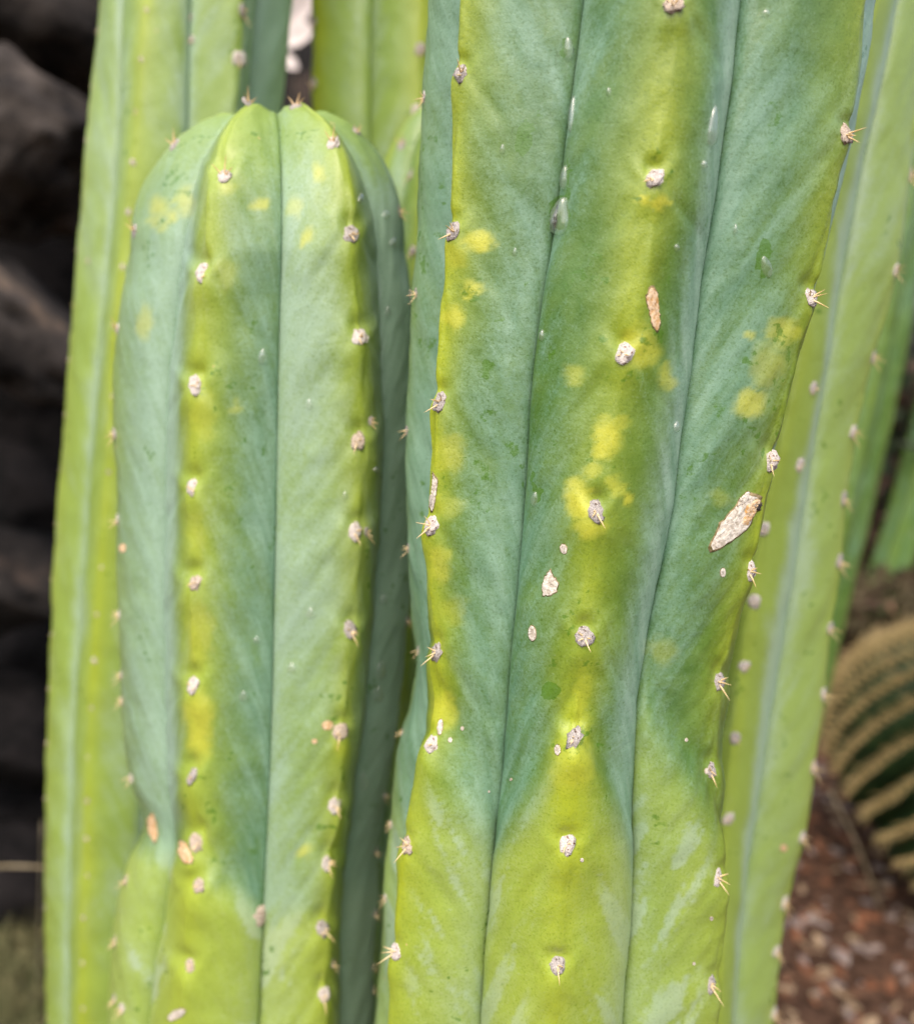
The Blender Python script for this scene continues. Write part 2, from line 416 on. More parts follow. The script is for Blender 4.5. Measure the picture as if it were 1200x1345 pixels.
# ------------------------------------------------------------------ areoles and spines
def cushion_mesh(seed):
    rg = np.random.default_rng(seed); V = []; F = []
    nr, na = 6, 14
    for r in range(nr):
        f = r / (nr - 1)
        for a in range(na):
            t = 2 * math.pi * a / na
            rad = math.cos(f * math.pi / 2 * 0.97) ** 0.7 * (1 + 0.14 * rg.normal())
            z = math.sin(f * math.pi / 2) * (0.9 + 0.16 * rg.normal()) - 0.25 * (r == 0)
            V.append((rad * math.cos(t), rad * math.sin(t) * 1.28, z * 0.40))
    for r in range(nr - 1):
        for a in range(na):
            F.append((r * na + a, r * na + (a + 1) % na, (r + 1) * na + (a + 1) % na, (r + 1) * na + a))
    F.append(tuple((nr - 1) * na + a for a in range(na)))
    me = bpy.data.meshes.new('areole'); me.from_pydata(V, [], F); me.materials.append((FELT, FELT_GREY, FELT_TAN, FELT, FELT_GREY, FELT)[seed % 6])
    me.polygons.foreach_set('use_smooth', [True] * len(me.polygons)); me.update(); return me
CUSHIONS = [cushion_mesh(i) for i in range(12)]
def spine_mesh(mat, bend):
    V = []; F = []; n = 6
    prof = [(0, 1.25), (0.1, 1.0), (0.4, 0.75), (0.75, 0.40), (1.0, 0.04)]
    for z, r in prof:
        for a in range(n):
            t = 2 * math.pi * a / n; V.append((r * math.cos(t) + bend * z * z, r * math.sin(t), z))
    for j in range(len(prof) - 1):
        for a in range(n): F.append((j * n + a, j * n + (a + 1) % n, (j + 1) * n + (a + 1) % n, (j + 1) * n + a))
    F.append(tuple(range(n - 1, -1, -1))); F.append(tuple((len(prof) - 1) * n + a for a in range(n)))
    me = bpy.data.meshes.new('spine'); me.from_pydata(V, [], F); me.materials.append(mat)
    me.polygons.foreach_set('use_smooth', [True] * len(me.polygons)); me.update(); return me
SPINES = [spine_mesh(SPINE, 0.0), spine_mesh(SPINE, 0.8), spine_mesh(SPINE, -0.8)]
SPINES_D = [spine_mesh(SPINE_DARK, 0.0), spine_mesh(SPINE_DARK, 0.5)]
def frame(p, n, up=Vector((0, 0, 1))):
    z = Vector(n).normalized(); y = (up - z * up.dot(z)); y = y.normalized() if y.length > 1e-4 else Vector((0, 1, 0))
    x = y.cross(z); return Matrix(((x.x, y.x, z.x, p[0]), (x.y, y.y, z.y, p[1]), (x.z, y.z, z.z, p[2]), (0, 0, 0, 1)))
def areole(col, px, py, toward=None, size=1.0, spines='std', outdir=None):
    p, n = col.hit(px, py, toward)
    if p is None: return
    if outdir is not None: n = (n + Vector(outdir)).normalized()
    dist = (p - Vector(CAM)).length
    r = 0.0021 * size
    M = frame(p - n * 0.0004, n); M = M @ Matrix.Rotation(random.uniform(-0.25, 0.25), 4, 'Z')
    o = bpy.data.objects.new('areole', random.choice(CUSHIONS)); COL.objects.link(o); o.parent = col.root
    loc = Matrix.Translation(-Vector(col.loc))
    sx = random.uniform(0.9, 1.1)
    o.matrix_local = loc @ M @ Matrix.Diagonal((r * sx, r * random.uniform(0.9, 1.12), r, 1))
    lst = []
    if spines == 'std':      # one strong downward spine and short stubs
        lst.append((random.uniform(-0.25, 0.25), -1.0, random.uniform(0.55, 0.9), random.uniform(2.2, 3.4)))
        for _ in range(random.choice((2, 3, 4))):
            lst.append((random.choice((-1, 1)) * random.uniform(0.3, 1), random.uniform(-0.8, 0.3), random.uniform(0.7, 1.4), random.uniform(0.9, 1.7)))
    elif spines == 'side':
        lst.append((random.uniform(-0.3, 0.3), -1.0, random.uniform(0.8, 1.1), random.uniform(2.4, 3.4)))
        lst.append((random.uniform(-0.5, 0.5), -0.15, 1.0, random.uniform(2.0, 3.0)))
        for _ in range(2): lst.append((random.uniform(-1, 1), random.uniform(-0.6, 0.7), 0.9, random.uniform(1.2, 2.0)))
    elif spines == 'top':
        lst.append((0.05, 1.0, 0.6, 3.2)); lst.append((random.uniform(-1, -.6), .5, .7, 2.4)); lst.append((random.uniform(.6, 1), .5, .7, 2.0))
    elif spines == 'stub':
        for _ in range(3): lst.append((random.uniform(-1, 1), random.uniform(-1, 0.2), random.uniform(0.6, 1.2), random.uniform(0.8, 1.3)))
    for dx, dy, dz, L in lst:
        dr = Vector((dx, dy, dz)).normalized()
        q = Vector((0, 0, 1)).rotation_difference(dr).to_matrix().to_4x4()
        c = bpy.data.objects.new('spine', random.choice(SPINES_D if spines == 'top' else SPINES)); COL.objects.link(c); c.parent = o
        base = Vector((dx * 0.35, dy * 0.5 if dy < 0 else dy * 0.3, 0.30))
        c.matrix_local = Matrix.Translation(base) @ q @ Matrix.Diagonal((0.115, 0.115, L * 0.78, 1))
    return o

# ------------------------------------------------------------------ scars and drops laid on a column's skin
def on_skin(col, outline, rings, height, name, mat, parent, prof, rough=0.0, seed=0, toward=None, sub=36):
    """outline: list of pixels round a patch on the column; fills it with rings that follow the skin"""
    pts = np.array(outline, float); c = pts.mean(0)
    # resample outline
    cl = np.vstack([pts, pts[:1]]); sl = np.concatenate([[0], np.cumsum(np.linalg.norm(np.diff(cl, axis=0), axis=1))])
    tt = np.linspace(0, sl[-1], sub, endpoint=False)
    ol = np.stack([np.interp(tt, sl, cl[:, 0]), np.interp(tt, sl, cl[:, 1])], 1)
    rg = np.random.default_rng(seed)
    if rough: ol = ol + rg.normal(size=ol.shape) * rough
    V = []; F = []; o = Vector(CAM)
    def put(x, y, h):
        p, n = col.hit(x, y, toward)
        if p is None: p, n = col.hit(c[0], c[1], toward)
        return np.array(p + n * h)
    for j in range(rings):
        f = 1 - j / rings
        f = f if j != 1 else 0.90
        for a in range(sub):
            x, y = c + (ol[a] - c) * f
            h = prof(j / rings) * height * (1 + (0.30 * rg.normal() if rough and j else 0))
            V.append(put(x, y, h))
    V.append(put(c[0], c[1], height * prof(1.0)))
    for j in range(rings - 1):
        for a in range(sub): F.append((j * sub + a, j * sub + (a + 1) % sub, (j + 1) * sub + (a + 1) % sub, (j + 1) * sub + a))
    L = (rings - 1) * sub
    for a in range(sub): F.append((L + a, L + (a + 1) % sub, rings * sub))
    # underside, sunk into the skin
    b0 = len(V)
    for a in range(sub): V.append(put(ol[a][0], ol[a][1], -0.0004))
    for a in range(sub): F.append((a, b0 + a, b0 + (a + 1) % sub, (a + 1) % sub))
    F.append(tuple(b0 + a for a in range(sub - 1, -1, -1)))
    V = np.array(V); cen = V.mean(0)
    if parent is None: ob = link_mesh(name, V - cen, F, mat, None, True, None, cen)
    else: ob = link_mesh(name, V - col.loc, F, mat, parent)
    bm = bmesh.new(); bm.from_mesh(ob.data); bmesh.ops.recalc_face_normals(bm, faces=bm.faces); bm.to_mesh(ob.data); bm.free()
    return ob
def ell(cx, cy, a, b, ang=0, n=20, tear=0.0):
    out = []
    for i in range(n):
        t = 2 * math.pi * i / n; x = a * math.cos(t); y = b * math.sin(t)
        x *= 1 + tear * (y / b)
        ca, sa = math.cos(R(ang)), math.sin(R(ang)); out.append((cx + x * ca - y * sa, cy + x * sa + y * ca))
    return out
def scar(col, outline, h=0.0005, seed=0, mat=None, rough=0.8, toward=None, label=None):
    h = h * 0.38; rough = rough * 0.75
    o = on_skin(col, outline, 6, h, 'scar', mat or CORK, col.root, lambda f: 0.25 + 0.75 * min(1, f * 3), rough, seed, toward)
    o.data.materials.append(CORK_RIM)
    for p in o.data.polygons:
        if p.index < 36 or p.index >= 36 * 6: p.material_index = 1
    if label: o['label'] = label
    return o
def drop(col, cx, cy, a, b, ang=0, h=0.0011, tear=0.25, label='', group=None, toward=None):
    o = on_skin(col, ell(cx, cy, a, b, ang, 24, tear), 7, h, 'water_drop', WATER, None, lambda f: math.sqrt(max(0, 1 - (1 - f) ** 2)), 0, 0, toward, 24)
    tag(o, label, 'water drop', group); return o

def spots_apply(spot, px, py, lst, seed=0, hard=0.0):
    wx = px + 9 * (fbm(px / 14, py / 14, seed + 3, 3) - 0.5) * 2; wy = py + 9 * (fbm(px / 14 + 50, py / 14, seed + 5, 3) - 0.5) * 2
    for (x, y, a, b, s) in lst:
        d = ((wx - x) / a) ** 2 + ((wy - y) / b) ** 2
        spot = np.maximum(spot, s * (hard + (1 - hard) * .86) * (1 - sstep(0.30 * hard, 1.4 + (1 - hard) * .7, d)))
    return spot

#@@STRUCTURE
# ------------------------------------------------------------------ ground
def build_ground():
    # fine grid near the plants, coarse out to the horizon
    xs = np.concatenate([[-200, -60, -20, -8, -4], np.linspace(-2.5, 2.5, 101), [4, 8, 20, 60, 200]])
    ys = np.concatenate([[-200, -60, -20, -8, -3], np.linspace(-1.0, 3.5, 91), [5, 8, 20, 60, 250]])
    X, Yg = np.meshgrid(xs, ys); Z = 0.028 * (fbm(X * 3 + 50, Yg * 3 + 50, 4, 4) - 0.5) * (np.abs(X) < 3)
    idx = np.arange(X.size).reshape(X.shape)
    F = np.stack([idx[:-1, :-1], idx[:-1, 1:], idx[1:, 1:], idx[1:, :-1]], -1).reshape(-1, 4)
    o = link_mesh('ground', np.stack([X, Yg, Z], -1).reshape(-1, 3), F.tolist(), SOIL)
    return tag(o, kind='structure')
ground = build_ground()
def ground_z(x, y):
    return float(0.028 * (fbm(np.array([x * 3 + 50.0]), np.array([y * 3 + 50.0]), 4, 4)[0] - 0.5))

def build_chips():
    meshes = []
    for i in range(8):
        rg = np.random.default_rng(100 + i); n = 7; V = []; F = []
        L = rg.uniform(0.7, 1.2); W = rg.uniform(0.3, 0.6); H = rg.uniform(0.08, 0.2)
        ang = np.sort(rg.uniform(0, 2 * math.pi, n))
        ring = np.stack([np.cos(ang) * L * rg.uniform(.75, 1.1, n), np.sin(ang) * W * rg.uniform(.75, 1.1, n)], 1)
        for z, sc in ((-H, 0.92), (H, 1.0)):
            for a in range(n): V.append((ring[a, 0] * sc, ring[a, 1] * sc, z + rg.normal() * 0.05 + 0.14 * ring[a, 0] ** 2))
        F.append(tuple(range(n - 1, -1, -1))); F.append(tuple(range(n, 2 * n)))
        for a in range(n): F.append((a, (a + 1) % n, n + (a + 1) % n, n + a))
        me = bpy.data.meshes.new('bark_chip'); me.from_pydata(V, [], F); me.materials.append(CHIP_MATS[(0, 1, 3, 2, 1, 3, 2, 2)[i]]); me.update(); meshes.append(me)
    for k in range(285):
        px = random.uniform(1000, 1235); py = random.uniform(930, 1375)
        if k > 255: px = random.uniform(-60, 80); py = random.uniform(1300, 1385)
        p = at_ground(px, py); s = random.uniform(0.007, 0.018)
        o = bpy.data.objects.new('bark_chip', random.choice(meshes)); COL.objects.link(o); o.parent = ground
        o.location = (p[0], p[1], ground_z(p[0], p[1]) + s * 0.16)
        o.rotation_euler = (random.uniform(-.35, .35), random.uniform(-.35, .35), random.uniform(0, 6.3)); o.scale = (s, s, s)
    # the many further crumbs of mulch, joined
    V = []; F = []
    rg = np.random.default_rng(5)
    for k in range(5200):
        x = rg.uniform(-1.2, 1.6); y = rg.uniform(0.2, 2.6); s = rg.uniform(0.004, 0.014); t = rg.uniform(0, 6.3)
        z = ground_z(x, y) + s * 0.1 if k % 4 == 0 else ground_z(x, y) + s * 0.1
        b = len(V); ca, sa = math.cos(t), math.sin(t); tl = rg.uniform(-.3, .3)
        for (u, v) in ((-1, -.45), (1, -.35), (.9, .4), (-.8, .5)):
            V.append((x + s * (u * ca - v * sa), y + s * (u * sa + v * ca), z + s * u * tl))
        V.append((x, y, z + s * 0.35))
        F += [(b, b + 1, b + 4), (b + 1, b + 2, b + 4), (b + 2, b + 3, b + 4), (b + 3, b, b + 4)]
    o = link_mesh('mulch', V, F, CHIP_MATS[0], ground, False); o.data.materials.append(CHIP_MATS[1]); o.data.materials.append(CHIP_MATS[3])
    mi = np.repeat(rg.integers(0, 3, 5200), 4); o.data.polygons.foreach_set('material_index', mi.astype(np.int32)); o['kind'] = 'stuff'
build_chips()

# ------------------------------------------------------------------ dark boulders on the left
def boulder(px, py, Y, rx, ry, rz, seed, label, rot=0.0, tilt=0.0, cuts=7, mat=None):
    bm = bmesh.new(); bmesh.ops.create_icosphere(bm, subdivisions=4, radius=1.0)
    rg = np.random.default_rng(seed)
    co = np.array([v.co[:] for v in bm.verts])
    for _ in range(cuts):                                   # planed faces
        n = rg.normal(size=3); n /= np.linalg.norm(n); d = rg.uniform(0.55, 0.85)
        ex = np.clip(co @ n - d, 0, None); co = co - ex[:, None] * n * 0.9
    th = np.arctan2(co[:, 1], co[:, 0]); rid = 1 - 2 * np.abs(fbm(co[:, 0] * 3.1 + co[:, 1] * 1.9 + 70, co[:, 2] * 3.1 + co[:, 1] * 1.2 + 70, seed + 9, 5) - .5); nn = fbm(co[:, 0] * 2.2 + co[:, 2] * 1.3 + 40, co[:, 1] * 2.2 - co[:, 2] * 1.7 + 40, seed, 5) - 0.5
    co *= (1 + 0.30 * nn - 0.35 * sstep(0.86, 1.0, rid) * 0.35)[:, None]
    for v, c in zip(bm.verts, co): v.co = (c[0] * rx, c[1] * ry, c[2] * rz)
    me = bpy.data.meshes.new('boulder'); bm.to_mesh(me); bm.free(); me.materials.append(mat or ROCK)
    me.polygons.foreach_set('use_smooth', [True] * len(me.polygons))
    o = bpy.data.objects.new('boulder', me); COL.objects.link(o)
    o.location = tuple(at_y(px, py, Y)); o.rotation_euler = (0, tilt, rot)
    return tag(o, label, 'boulder', 'dark boulders heaped behind the cacti')

# ------------------------------------------------------------------ right-hand barrel cactus
def barrel():
    c = at_y(1278, 1000, 1.2); rad = 0.212; H = 0.39
    root = empty('barrel_cactus', (c[0], c[1], 0), 'round barrel cactus with dense golden spines on the mulch', 'cactus')
    n = 32; V = []; F = []; nv, nu = 26, 9
    for j in range(nv):
        f = j / (nv - 1); ph = -0.75 + f * (math.pi / 2 + 0.73)
        for a in range(nu):
            u = -1 + 2 * a / (nu - 1); th = u * math.pi / n
            r = rad * math.cos(ph) * (1 - 0.19 * abs(u) ** 1.3); z = H / 2 * 0.92 + H / 2 * math.sin(ph) * (1 - 0.05 * abs(u)) - 0.03 * max(0, ph - 1.1)
            V.append((r * math.cos(th), r * math.sin(th), z))
    for j in range(nv - 1):
        for a in range(nu - 1):
            b = j * nu + a; F.append((b, b + 1, b + nu + 1, b + nu))
    me = bpy.data.meshes.new('rib'); me.from_pydata(V, [], F); me.materials.append(BARREL)
    me.polygons.foreach_set('use_smooth', [True] * len(me.polygons)); me.update()
    sv = []; sf = []; rg = np.random.default_rng(3)
    for j in range(32):
        ph = -0.6 + j / 31 * 2.1
        p = np.array([rad * math.cos(ph), 0, H / 2 * .92 + H / 2 * math.sin(ph)]); nrm = np.array([math.cos(ph), 0, math.sin(ph)]); tg = np.array([-math.sin(ph), 0, math.cos(ph)])
        for k in range(11):
            t = 2 * math.pi * k / 11 + rg.uniform(-.2, .2); lat = np.array([0, 1, 0]) * math.cos(t) + tg * math.sin(t)
            L = rg.uniform(0.014, 0.036); d = lat * 0.36 + nrm * rg.uniform(.55, 1.0); d /= np.linalg.norm(d)
            s1 = np.cross(d, nrm); s1 /= np.linalg.norm(s1) + 1e-9; s2 = np.cross(d, s1); b = len(sv); wd = 0.0014
            sv += [p + s1 * wd, p - s1 * wd * .5 + s2 * wd, p - s1 * wd * .5 - s2 * wd, p + d * L]
            sf += [(b, b + 1, b + 3), (b + 1, b + 2, b + 3), (b + 2, b, b + 3)]
    sm = bpy.data.meshes.new('golden_spines'); sm.from_pydata([tuple(x) for x in sv], [], sf); sm.materials.append(GOLD); sm.update()
    for k in range(n):
        a = 2 * math.pi * k / n
        o = bpy.data.objects.new('rib', me); COL.objects.link(o); o.parent = root; o.rotation_euler = (0, 0, a)
        q = bpy.data.objects.new('golden_spines', sm); COL.objects.link(q); q.parent = o; q['kind'] = 'stuff'
    # woolly crown
    wv = []; wf = []; na, nr = 20, 5
    for j in range(nr):
        for a in range(na):
            r = 0.05 * (1 - j / nr); t = 2 * math.pi * a / na; wv.append((r * math.cos(t), r * math.sin(t), H * 0.945 + 0.012 * j / nr * rg.uniform(.6, 1.2)))
    for j in range(nr - 1):
        for a in range(na): wf.append((j * na + a, j * na + (a + 1) % na, (j + 1) * na + (a + 1) % na, (j + 1) * na + a))
    wf.append(tuple((nr - 1) * na + a for a in range(na)))
    link_mesh('woolly_crown', wv, wf, FELT, root)
    root.rotation_euler = (R(16), R(38), 0); root.location = (c[0] - 0.11, c[1] + 0.05, 0.055)
    return root
barrel()
#@@ROCKS
boulder(20, 20, 1.30, 0.20, 0.20, 0.16, 1, 'big dark grey boulder on top of the heap', 0.3, mat=ROCK_PALE)
boulder(40, 190, 1.18, 0.15, 0.17, 0.115, 2, 'paler grey boulder with a brown stain under the topmost boulder', 1.1, 0.25, mat=ROCK_PALE)
boulder(-40, 395, 1.12, 0.20, 0.17, 0.095, 3, 'flat dark slab of rock leaning diagonally under the paler boulder', 0.4, 0.55, mat=ROCK_PALE)
boulder(60, 520, 1.55, 0.22, 0.18, 0.18, 4, 'boulder painted black as shade, deep in the gap of the heap', 2.0, mat=ROCK_SHADED)
boulder(10, 655, 1.45, 0.2, 0.16, 0.12, 15, 'rough boulder painted black as gap shade, above the low grey slab', 0.6, mat=ROCK_SHADED)  # added over bright soil; its black stands for shade in the gap
boulder(-20, 760, 1.16, 0.17, 0.16, 0.075, 5, 'low grey slab of rock in the middle of the heap', 0.2, 0.12)
boulder(80, 850, 1.48, 0.30, 0.2, 0.22, 6, 'wide black boulder at the back of the heap', 0.9, mat=ROCK_SHADED)
boulder(-25, 960, 1.12, 0.15, 0.15, 0.085, 8, 'rounded dark rock near the foot of the heap', 0.7, 0.1, mat=ROCK_SHADED)
boulder(-15, 1165, 0.98, 0.15, 0.10, 0.085, 21, 'small black rock beside the dry grass', 0.3, mat=ROCK_SHADED)
boulder(40, 1140, 1.20, 0.30, 0.2, 0.19, 9, 'long black rock lying at the foot of the heap', 0.1, mat=ROCK_SHADED)
bk = boulder(40, 700, 1.72, 0.50, 0.34, 0.80, 14, 'tall black rock face at the back of the boulder heap', 0.2, mat=ROCK_SHADED)
bk.location = (-0.78, 1.72, 0.62)
boulder(330, 300, 1.75, 0.5, 0.3, 0.42, 12, 'huge dark boulder standing behind the middle cacti', 0.5)
boulder(330, 900, 1.7, 0.55, 0.3, 0.34, 13, 'huge dark boulder at the ground behind the middle cacti', 1.5, mat=ROCK_SHADED)

#@@SHRUB
def shrub(name, px, py, Y, rx, rz, n, seed, label, leaf=0.03, mat=None):
    rg = np.random.default_rng(seed); c = at_y(px, py, Y)
    root = empty(name, (c[0], c[1], 0), label, 'shrub')
    V = []; F = []
    for k in range(n):
        d = rg.normal(size=3); d /= np.linalg.norm(d); d *= rg.uniform(0.45, 1.0) ** 0.5
        clump = 1 + 0.25 * math.sin(5 * d[0] + seed) * math.cos(4 * d[2])
        p = np.array([d[0] * rx, d[1] * rx * 0.6, c[2] + d[2] * rz]) * np.array([clump, clump, 1])
        a = rg.normal(size=3); a /= np.linalg.norm(a); b = np.cross(a, rg.normal(size=3)); b /= np.linalg.norm(b)
        L = leaf * rg.uniform(.6, 1.3); W = L * .38; i0 = len(V)
        nn = np.cross(a, b)
        V += [p - a * L, p - b * W + nn * W * .3, p + a * L, p + b * W + nn * W * .3]; F += [(i0, i0 + 1, i0 + 2), (i0, i0 + 2, i0 + 3)]
    link_mesh('foliage', V, F, mat or LEAF, root, False)
    for k in range(4):
        bv = []; bf = []; t = k * 1.6
        for j in range(5):
            f = j / 4; r = 0.018 * (1 - .6 * f); cx = math.cos(t) * rx * .4 * f * f; cy = math.sin(t) * rx * .3 * f * f
            for a in range(7): bv.append((cx + r * math.cos(a * .9), cy + r * math.sin(a * .9), -0.02 + f * c[2]))
        for j in range(4):
            for a in range(7): bf.append((j * 7 + a, j * 7 + (a + 1) % 7, (j + 1) * 7 + (a + 1) % 7, (j + 1) * 7 + a))
        link_mesh('branch', bv, bf, BARK, root)
    return root
shrub('dark_shrub', 420, 120, 2.3, 0.95, 0.50, 5200, 1, 'dark leafy shrub seen between the middle cacti', 0.036)
shrub('dark_shrub', 1290, 330, 2.5, 0.75, 0.75, 4200, 2, 'dark leafy shrub behind the right hand cacti', 0.036)
LEAF_BROWN = simple_material('dry_shrub_leaf', (0.05, 0.030, 0.018), (0.12, 0.10, 0.05), 14, 0.7, c3=(0.20, 0.10, 0.06), s3=9)
shrub('dry_shrub', 1150, 800, 2.0, 0.22, 0.10, 1300, 5, 'low brown dry shrub on the ground behind the barrel cactus', 0.022, LEAF_BROWN)
shrub('dry_shrub', 1185, 640, 2.6, 0.22, 0.34, 1600, 6, 'taller brown dry shrub beside the leaning far cactus column', 0.026, LEAF_BROWN)
shrub('dark_shrub', -150, -60, 2.3, 0.8, 0.7, 4200, 3, 'dark leafy shrub rising behind the boulder heap', 0.036)
def dead_leaf(px, py, Y, L, W, ang, label):
    V = []; F = []
    for j in range(9):
        f = j / 8; w_ = W * math.sin(math.pi * min(0.999, f * .92 + .05)) ** .7
        for u in (-1, 0, 1): V.append((u * w_, 0.15 * L * (f - .5) ** 2 - abs(u) * w_ * .3, (f - .5) * L))
    nq = len(V)
    V += [(x, y + .0012, z) for x, y, z in V]
    for j in range(8):
        for u in range(2):
            b = j * 3 + u; F.append((b, b + 1, b + 4, b + 3)); F.append((nq + b + 3, nq + b + 4, nq + b + 1, nq + b))
        for u in (0, 2): b = j * 3 + u; F.append((b, b + 3, nq + b + 3, nq + b))
    o = link_mesh('dead_leaf', V, F, PALE_LEAF); o.location = tuple(at_y(px, py, Y)); o.rotation_euler = (0.5, R(ang), 0.3)
    return tag(o, label, 'leaf')
dead_leaf(386, 44, 1.40, 0.062, 0.018, 75, 'broad pale dead leaf caught in the gap between two cacti')
dead_leaf(373, 78, 1.40, 0.050, 0.011, 120, 'narrow pinkish dead leaf below the broader pale leaf')
dead_leaf(392, 6, 1.40, 0.066, 0.020, 40, 'whitish dead leaf highest in the gap between two cacti')

#@@MAIN
# ------------------------------------------------------------------ the big cactus in focus
A_R1 = [(-60, 611), (0, 608), (95, 601), (200, 595), (303, 588), (400, 580), (527, 571), (620, 570), (690, 562), (760, 565), (856, 571), (930, 576), (977, 562), (1040, 547), (1110, 532), (1180, 526), (1250, 518), (1345, 511), (1420, 507)]
A_V1 = [(-60, 775), (0, 768), (100, 756), (200, 744), (300, 730), (400, 713), (500, 702), (600, 694), (700, 687), (800, 680), (900, 671), (1000, 663), (1050, 656), (1150, 647), (1250, 640), (1345, 634), (1420, 630)]
A_R2 = [(-60, 892), (5, 884), (233, 858), (463, 822), (560, 803), (670, 784), (836, 767), (968, 753), (1108, 744), (1267, 731), (1420, 722)]
A_V2 = [(-60, 972), (0, 968), (100, 958), (250, 937), (350, 921), (470, 905), (560, 893), (650, 881), (730, 868), (800, 854), (870, 840), (930, 831), (1000, 829), (1080, 828), (1200, 824), (1345, 812), (1420, 808)]
A_R3 = [(-60, 1150), (0, 1137), (90, 1127), (175, 1113), (290, 1088), (390, 1064), (500, 1040), (605, 1012), (680, 1000), (750, 986), (800, 970), (850, 953), (895, 941), (950, 937), (1013, 941), (1060, 944), (1153, 949), (1200, 947), (1293, 938), (1345, 935), (1420, 930)]
A_R0 = [(-60, 566), (0, 563), (60, 561), (130, 553), (200, 551), (300, 548), (400, 543), (500, 537), (560, 534), (640, 533), (720, 535), (790, 541), (870, 550), (930, 540), (965, 526), (1080, 512), (1180, 504), (1345, 494), (1420, 490)]
A_R4 = [(-60, 1159), (0, 1145), (100, 1131), (300, 1089), (500, 1036), (700, 990), (800, 961), (900, 932), (1000, 932), (1150, 939), (1345, 925), (1420, 920)]
A_AX = [(y, 0.5 * (np.interp(y, [p for p, _ in A_R1], [q for _, q in A_R1]) + np.interp(y, [p for p, _ in A_R3], [q for _, q in A_R3])) - 6) for y in range(-60, 1421, 60)]
rr, rv = 0.058, 0.044
A_CURVES = [dict(th=0, r=rr, px=A_R2, round=1.0), dict(th=26, r=0.047, px=A_V2), dict(th=51, r=rr, px=A_R3, round=0.62), dict(th=77, r=rv),
            dict(th=103, r=rr, px=A_R4, round=0.5), dict(th=129, r=rv), dict(th=154, r=rr), dict(th=180, r=rv), dict(th=206, r=rr), dict(th=231, r=rv),
            dict(th=-103, r=rr, px=A_R0, round=0.7), dict(th=-77, r=rv), dict(th=-51, r=rr, px=A_R1, round=0.62), dict(th=-26, r=0.046, px=A_V1)]
A_AREOLES = [(6, 605, 95), (6, 594, 303), (6, 577, 527), (6, 566, 690), (6, 572, 856), (6, 567, 977), (6, 535, 1110), (6, 519, 1250),
             (0, 884, 4), (0, 858, 233), (0, 819, 463), (0, 783, 670), (0, 768, 836), (0, 753, 968), (0, 744, 1108), (0, 731, 1267),
             (1, 1111, 175), (1, 1065, 390), (1, 1013, 605), (1, 985, 750), (1, 944, 895), (1, 934, 1013), (1, 943, 1153), (1, 934, 1293)]
A_SPOTS = [(845, 263, 9, 7, .9), (866, 266, 9, 7, .9), (761, 656, 17, 24, 1.0), (800, 575, 18, 24, .85), (806, 578, 9, 16, .9), (788, 592, 11, 11, .9), (778, 617, 12, 10, .55),
           (808, 640, 9, 14, .55), (822, 656, 5, 10, .8), (842, 455, 22, 26, .62), (876, 495, 9, 17, .5), (754, 490, 12, 14, .42), (815, 555, 10, 12, .5),
           (630, 316, 19, 13, .95), (620, 381, 13, 11, .75), (594, 415, 14, 16, .75), (598, 335, 16, 14, .45), (593, 597, 17, 22, .45), (578, 740, 14, 26, .5),
           (596, 805, 16, 20, .25), (588, 665, 18, 14, .3), (583, 935, 14, 20, .55), (984, 530, 20, 17, .75), (1028, 435, 17, 19, .62), (985, 443, 8, 7, .6),
           (1008, 480, 22, 30, .4), (775, 690, 20, 14, .7), (750, 1000, 22, 30, .35), (766, 940, 10, 60, .25), (945, 655, 12, 12, .2), (870, 855, 18, 18, .25)]
A_DARK = [(690, 180, 13, 25, 1), (1005, 340, 11, 26, 1), (722, 908, 15, 14, 1), (702, 640, 5, 22, .9), (720, 468, 5, 14, .8), (640, 545, 22, 10, .55), (675, 590, 14, 16, .5),
          (930, 600, 18, 12, .5), (905, 655, 18, 12, .5), (948, 535, 16, 18, .45), (1024, 440, 18, 22, .5), (770, 345, 20, 42, .4), (735, 865, 14, 12, .4), (742, 60, 8, 20, .6), (735, 280, 13, 26, .9), (745, 240, 4, 40, .7), (1050, 110, 12, 12, .4)]
def swell_A(i, S, px, py):
    if i not in (0, 1, 6): return 0 * S
    q = np.abs(S); b = 935 + 170 * q
    if i == 6: b = 925 + 150 * q
    if i == 1: b = 905 + 170 * np.clip(1 + S * 1.2, 0, 2)
    return 0.0030 * sstep(-10, 55, py - b) * (1 - 0.35 * sstep(60, 260, py - b)) - 0.0012 * np.exp(-((py - b + 25) / 28) ** 2)
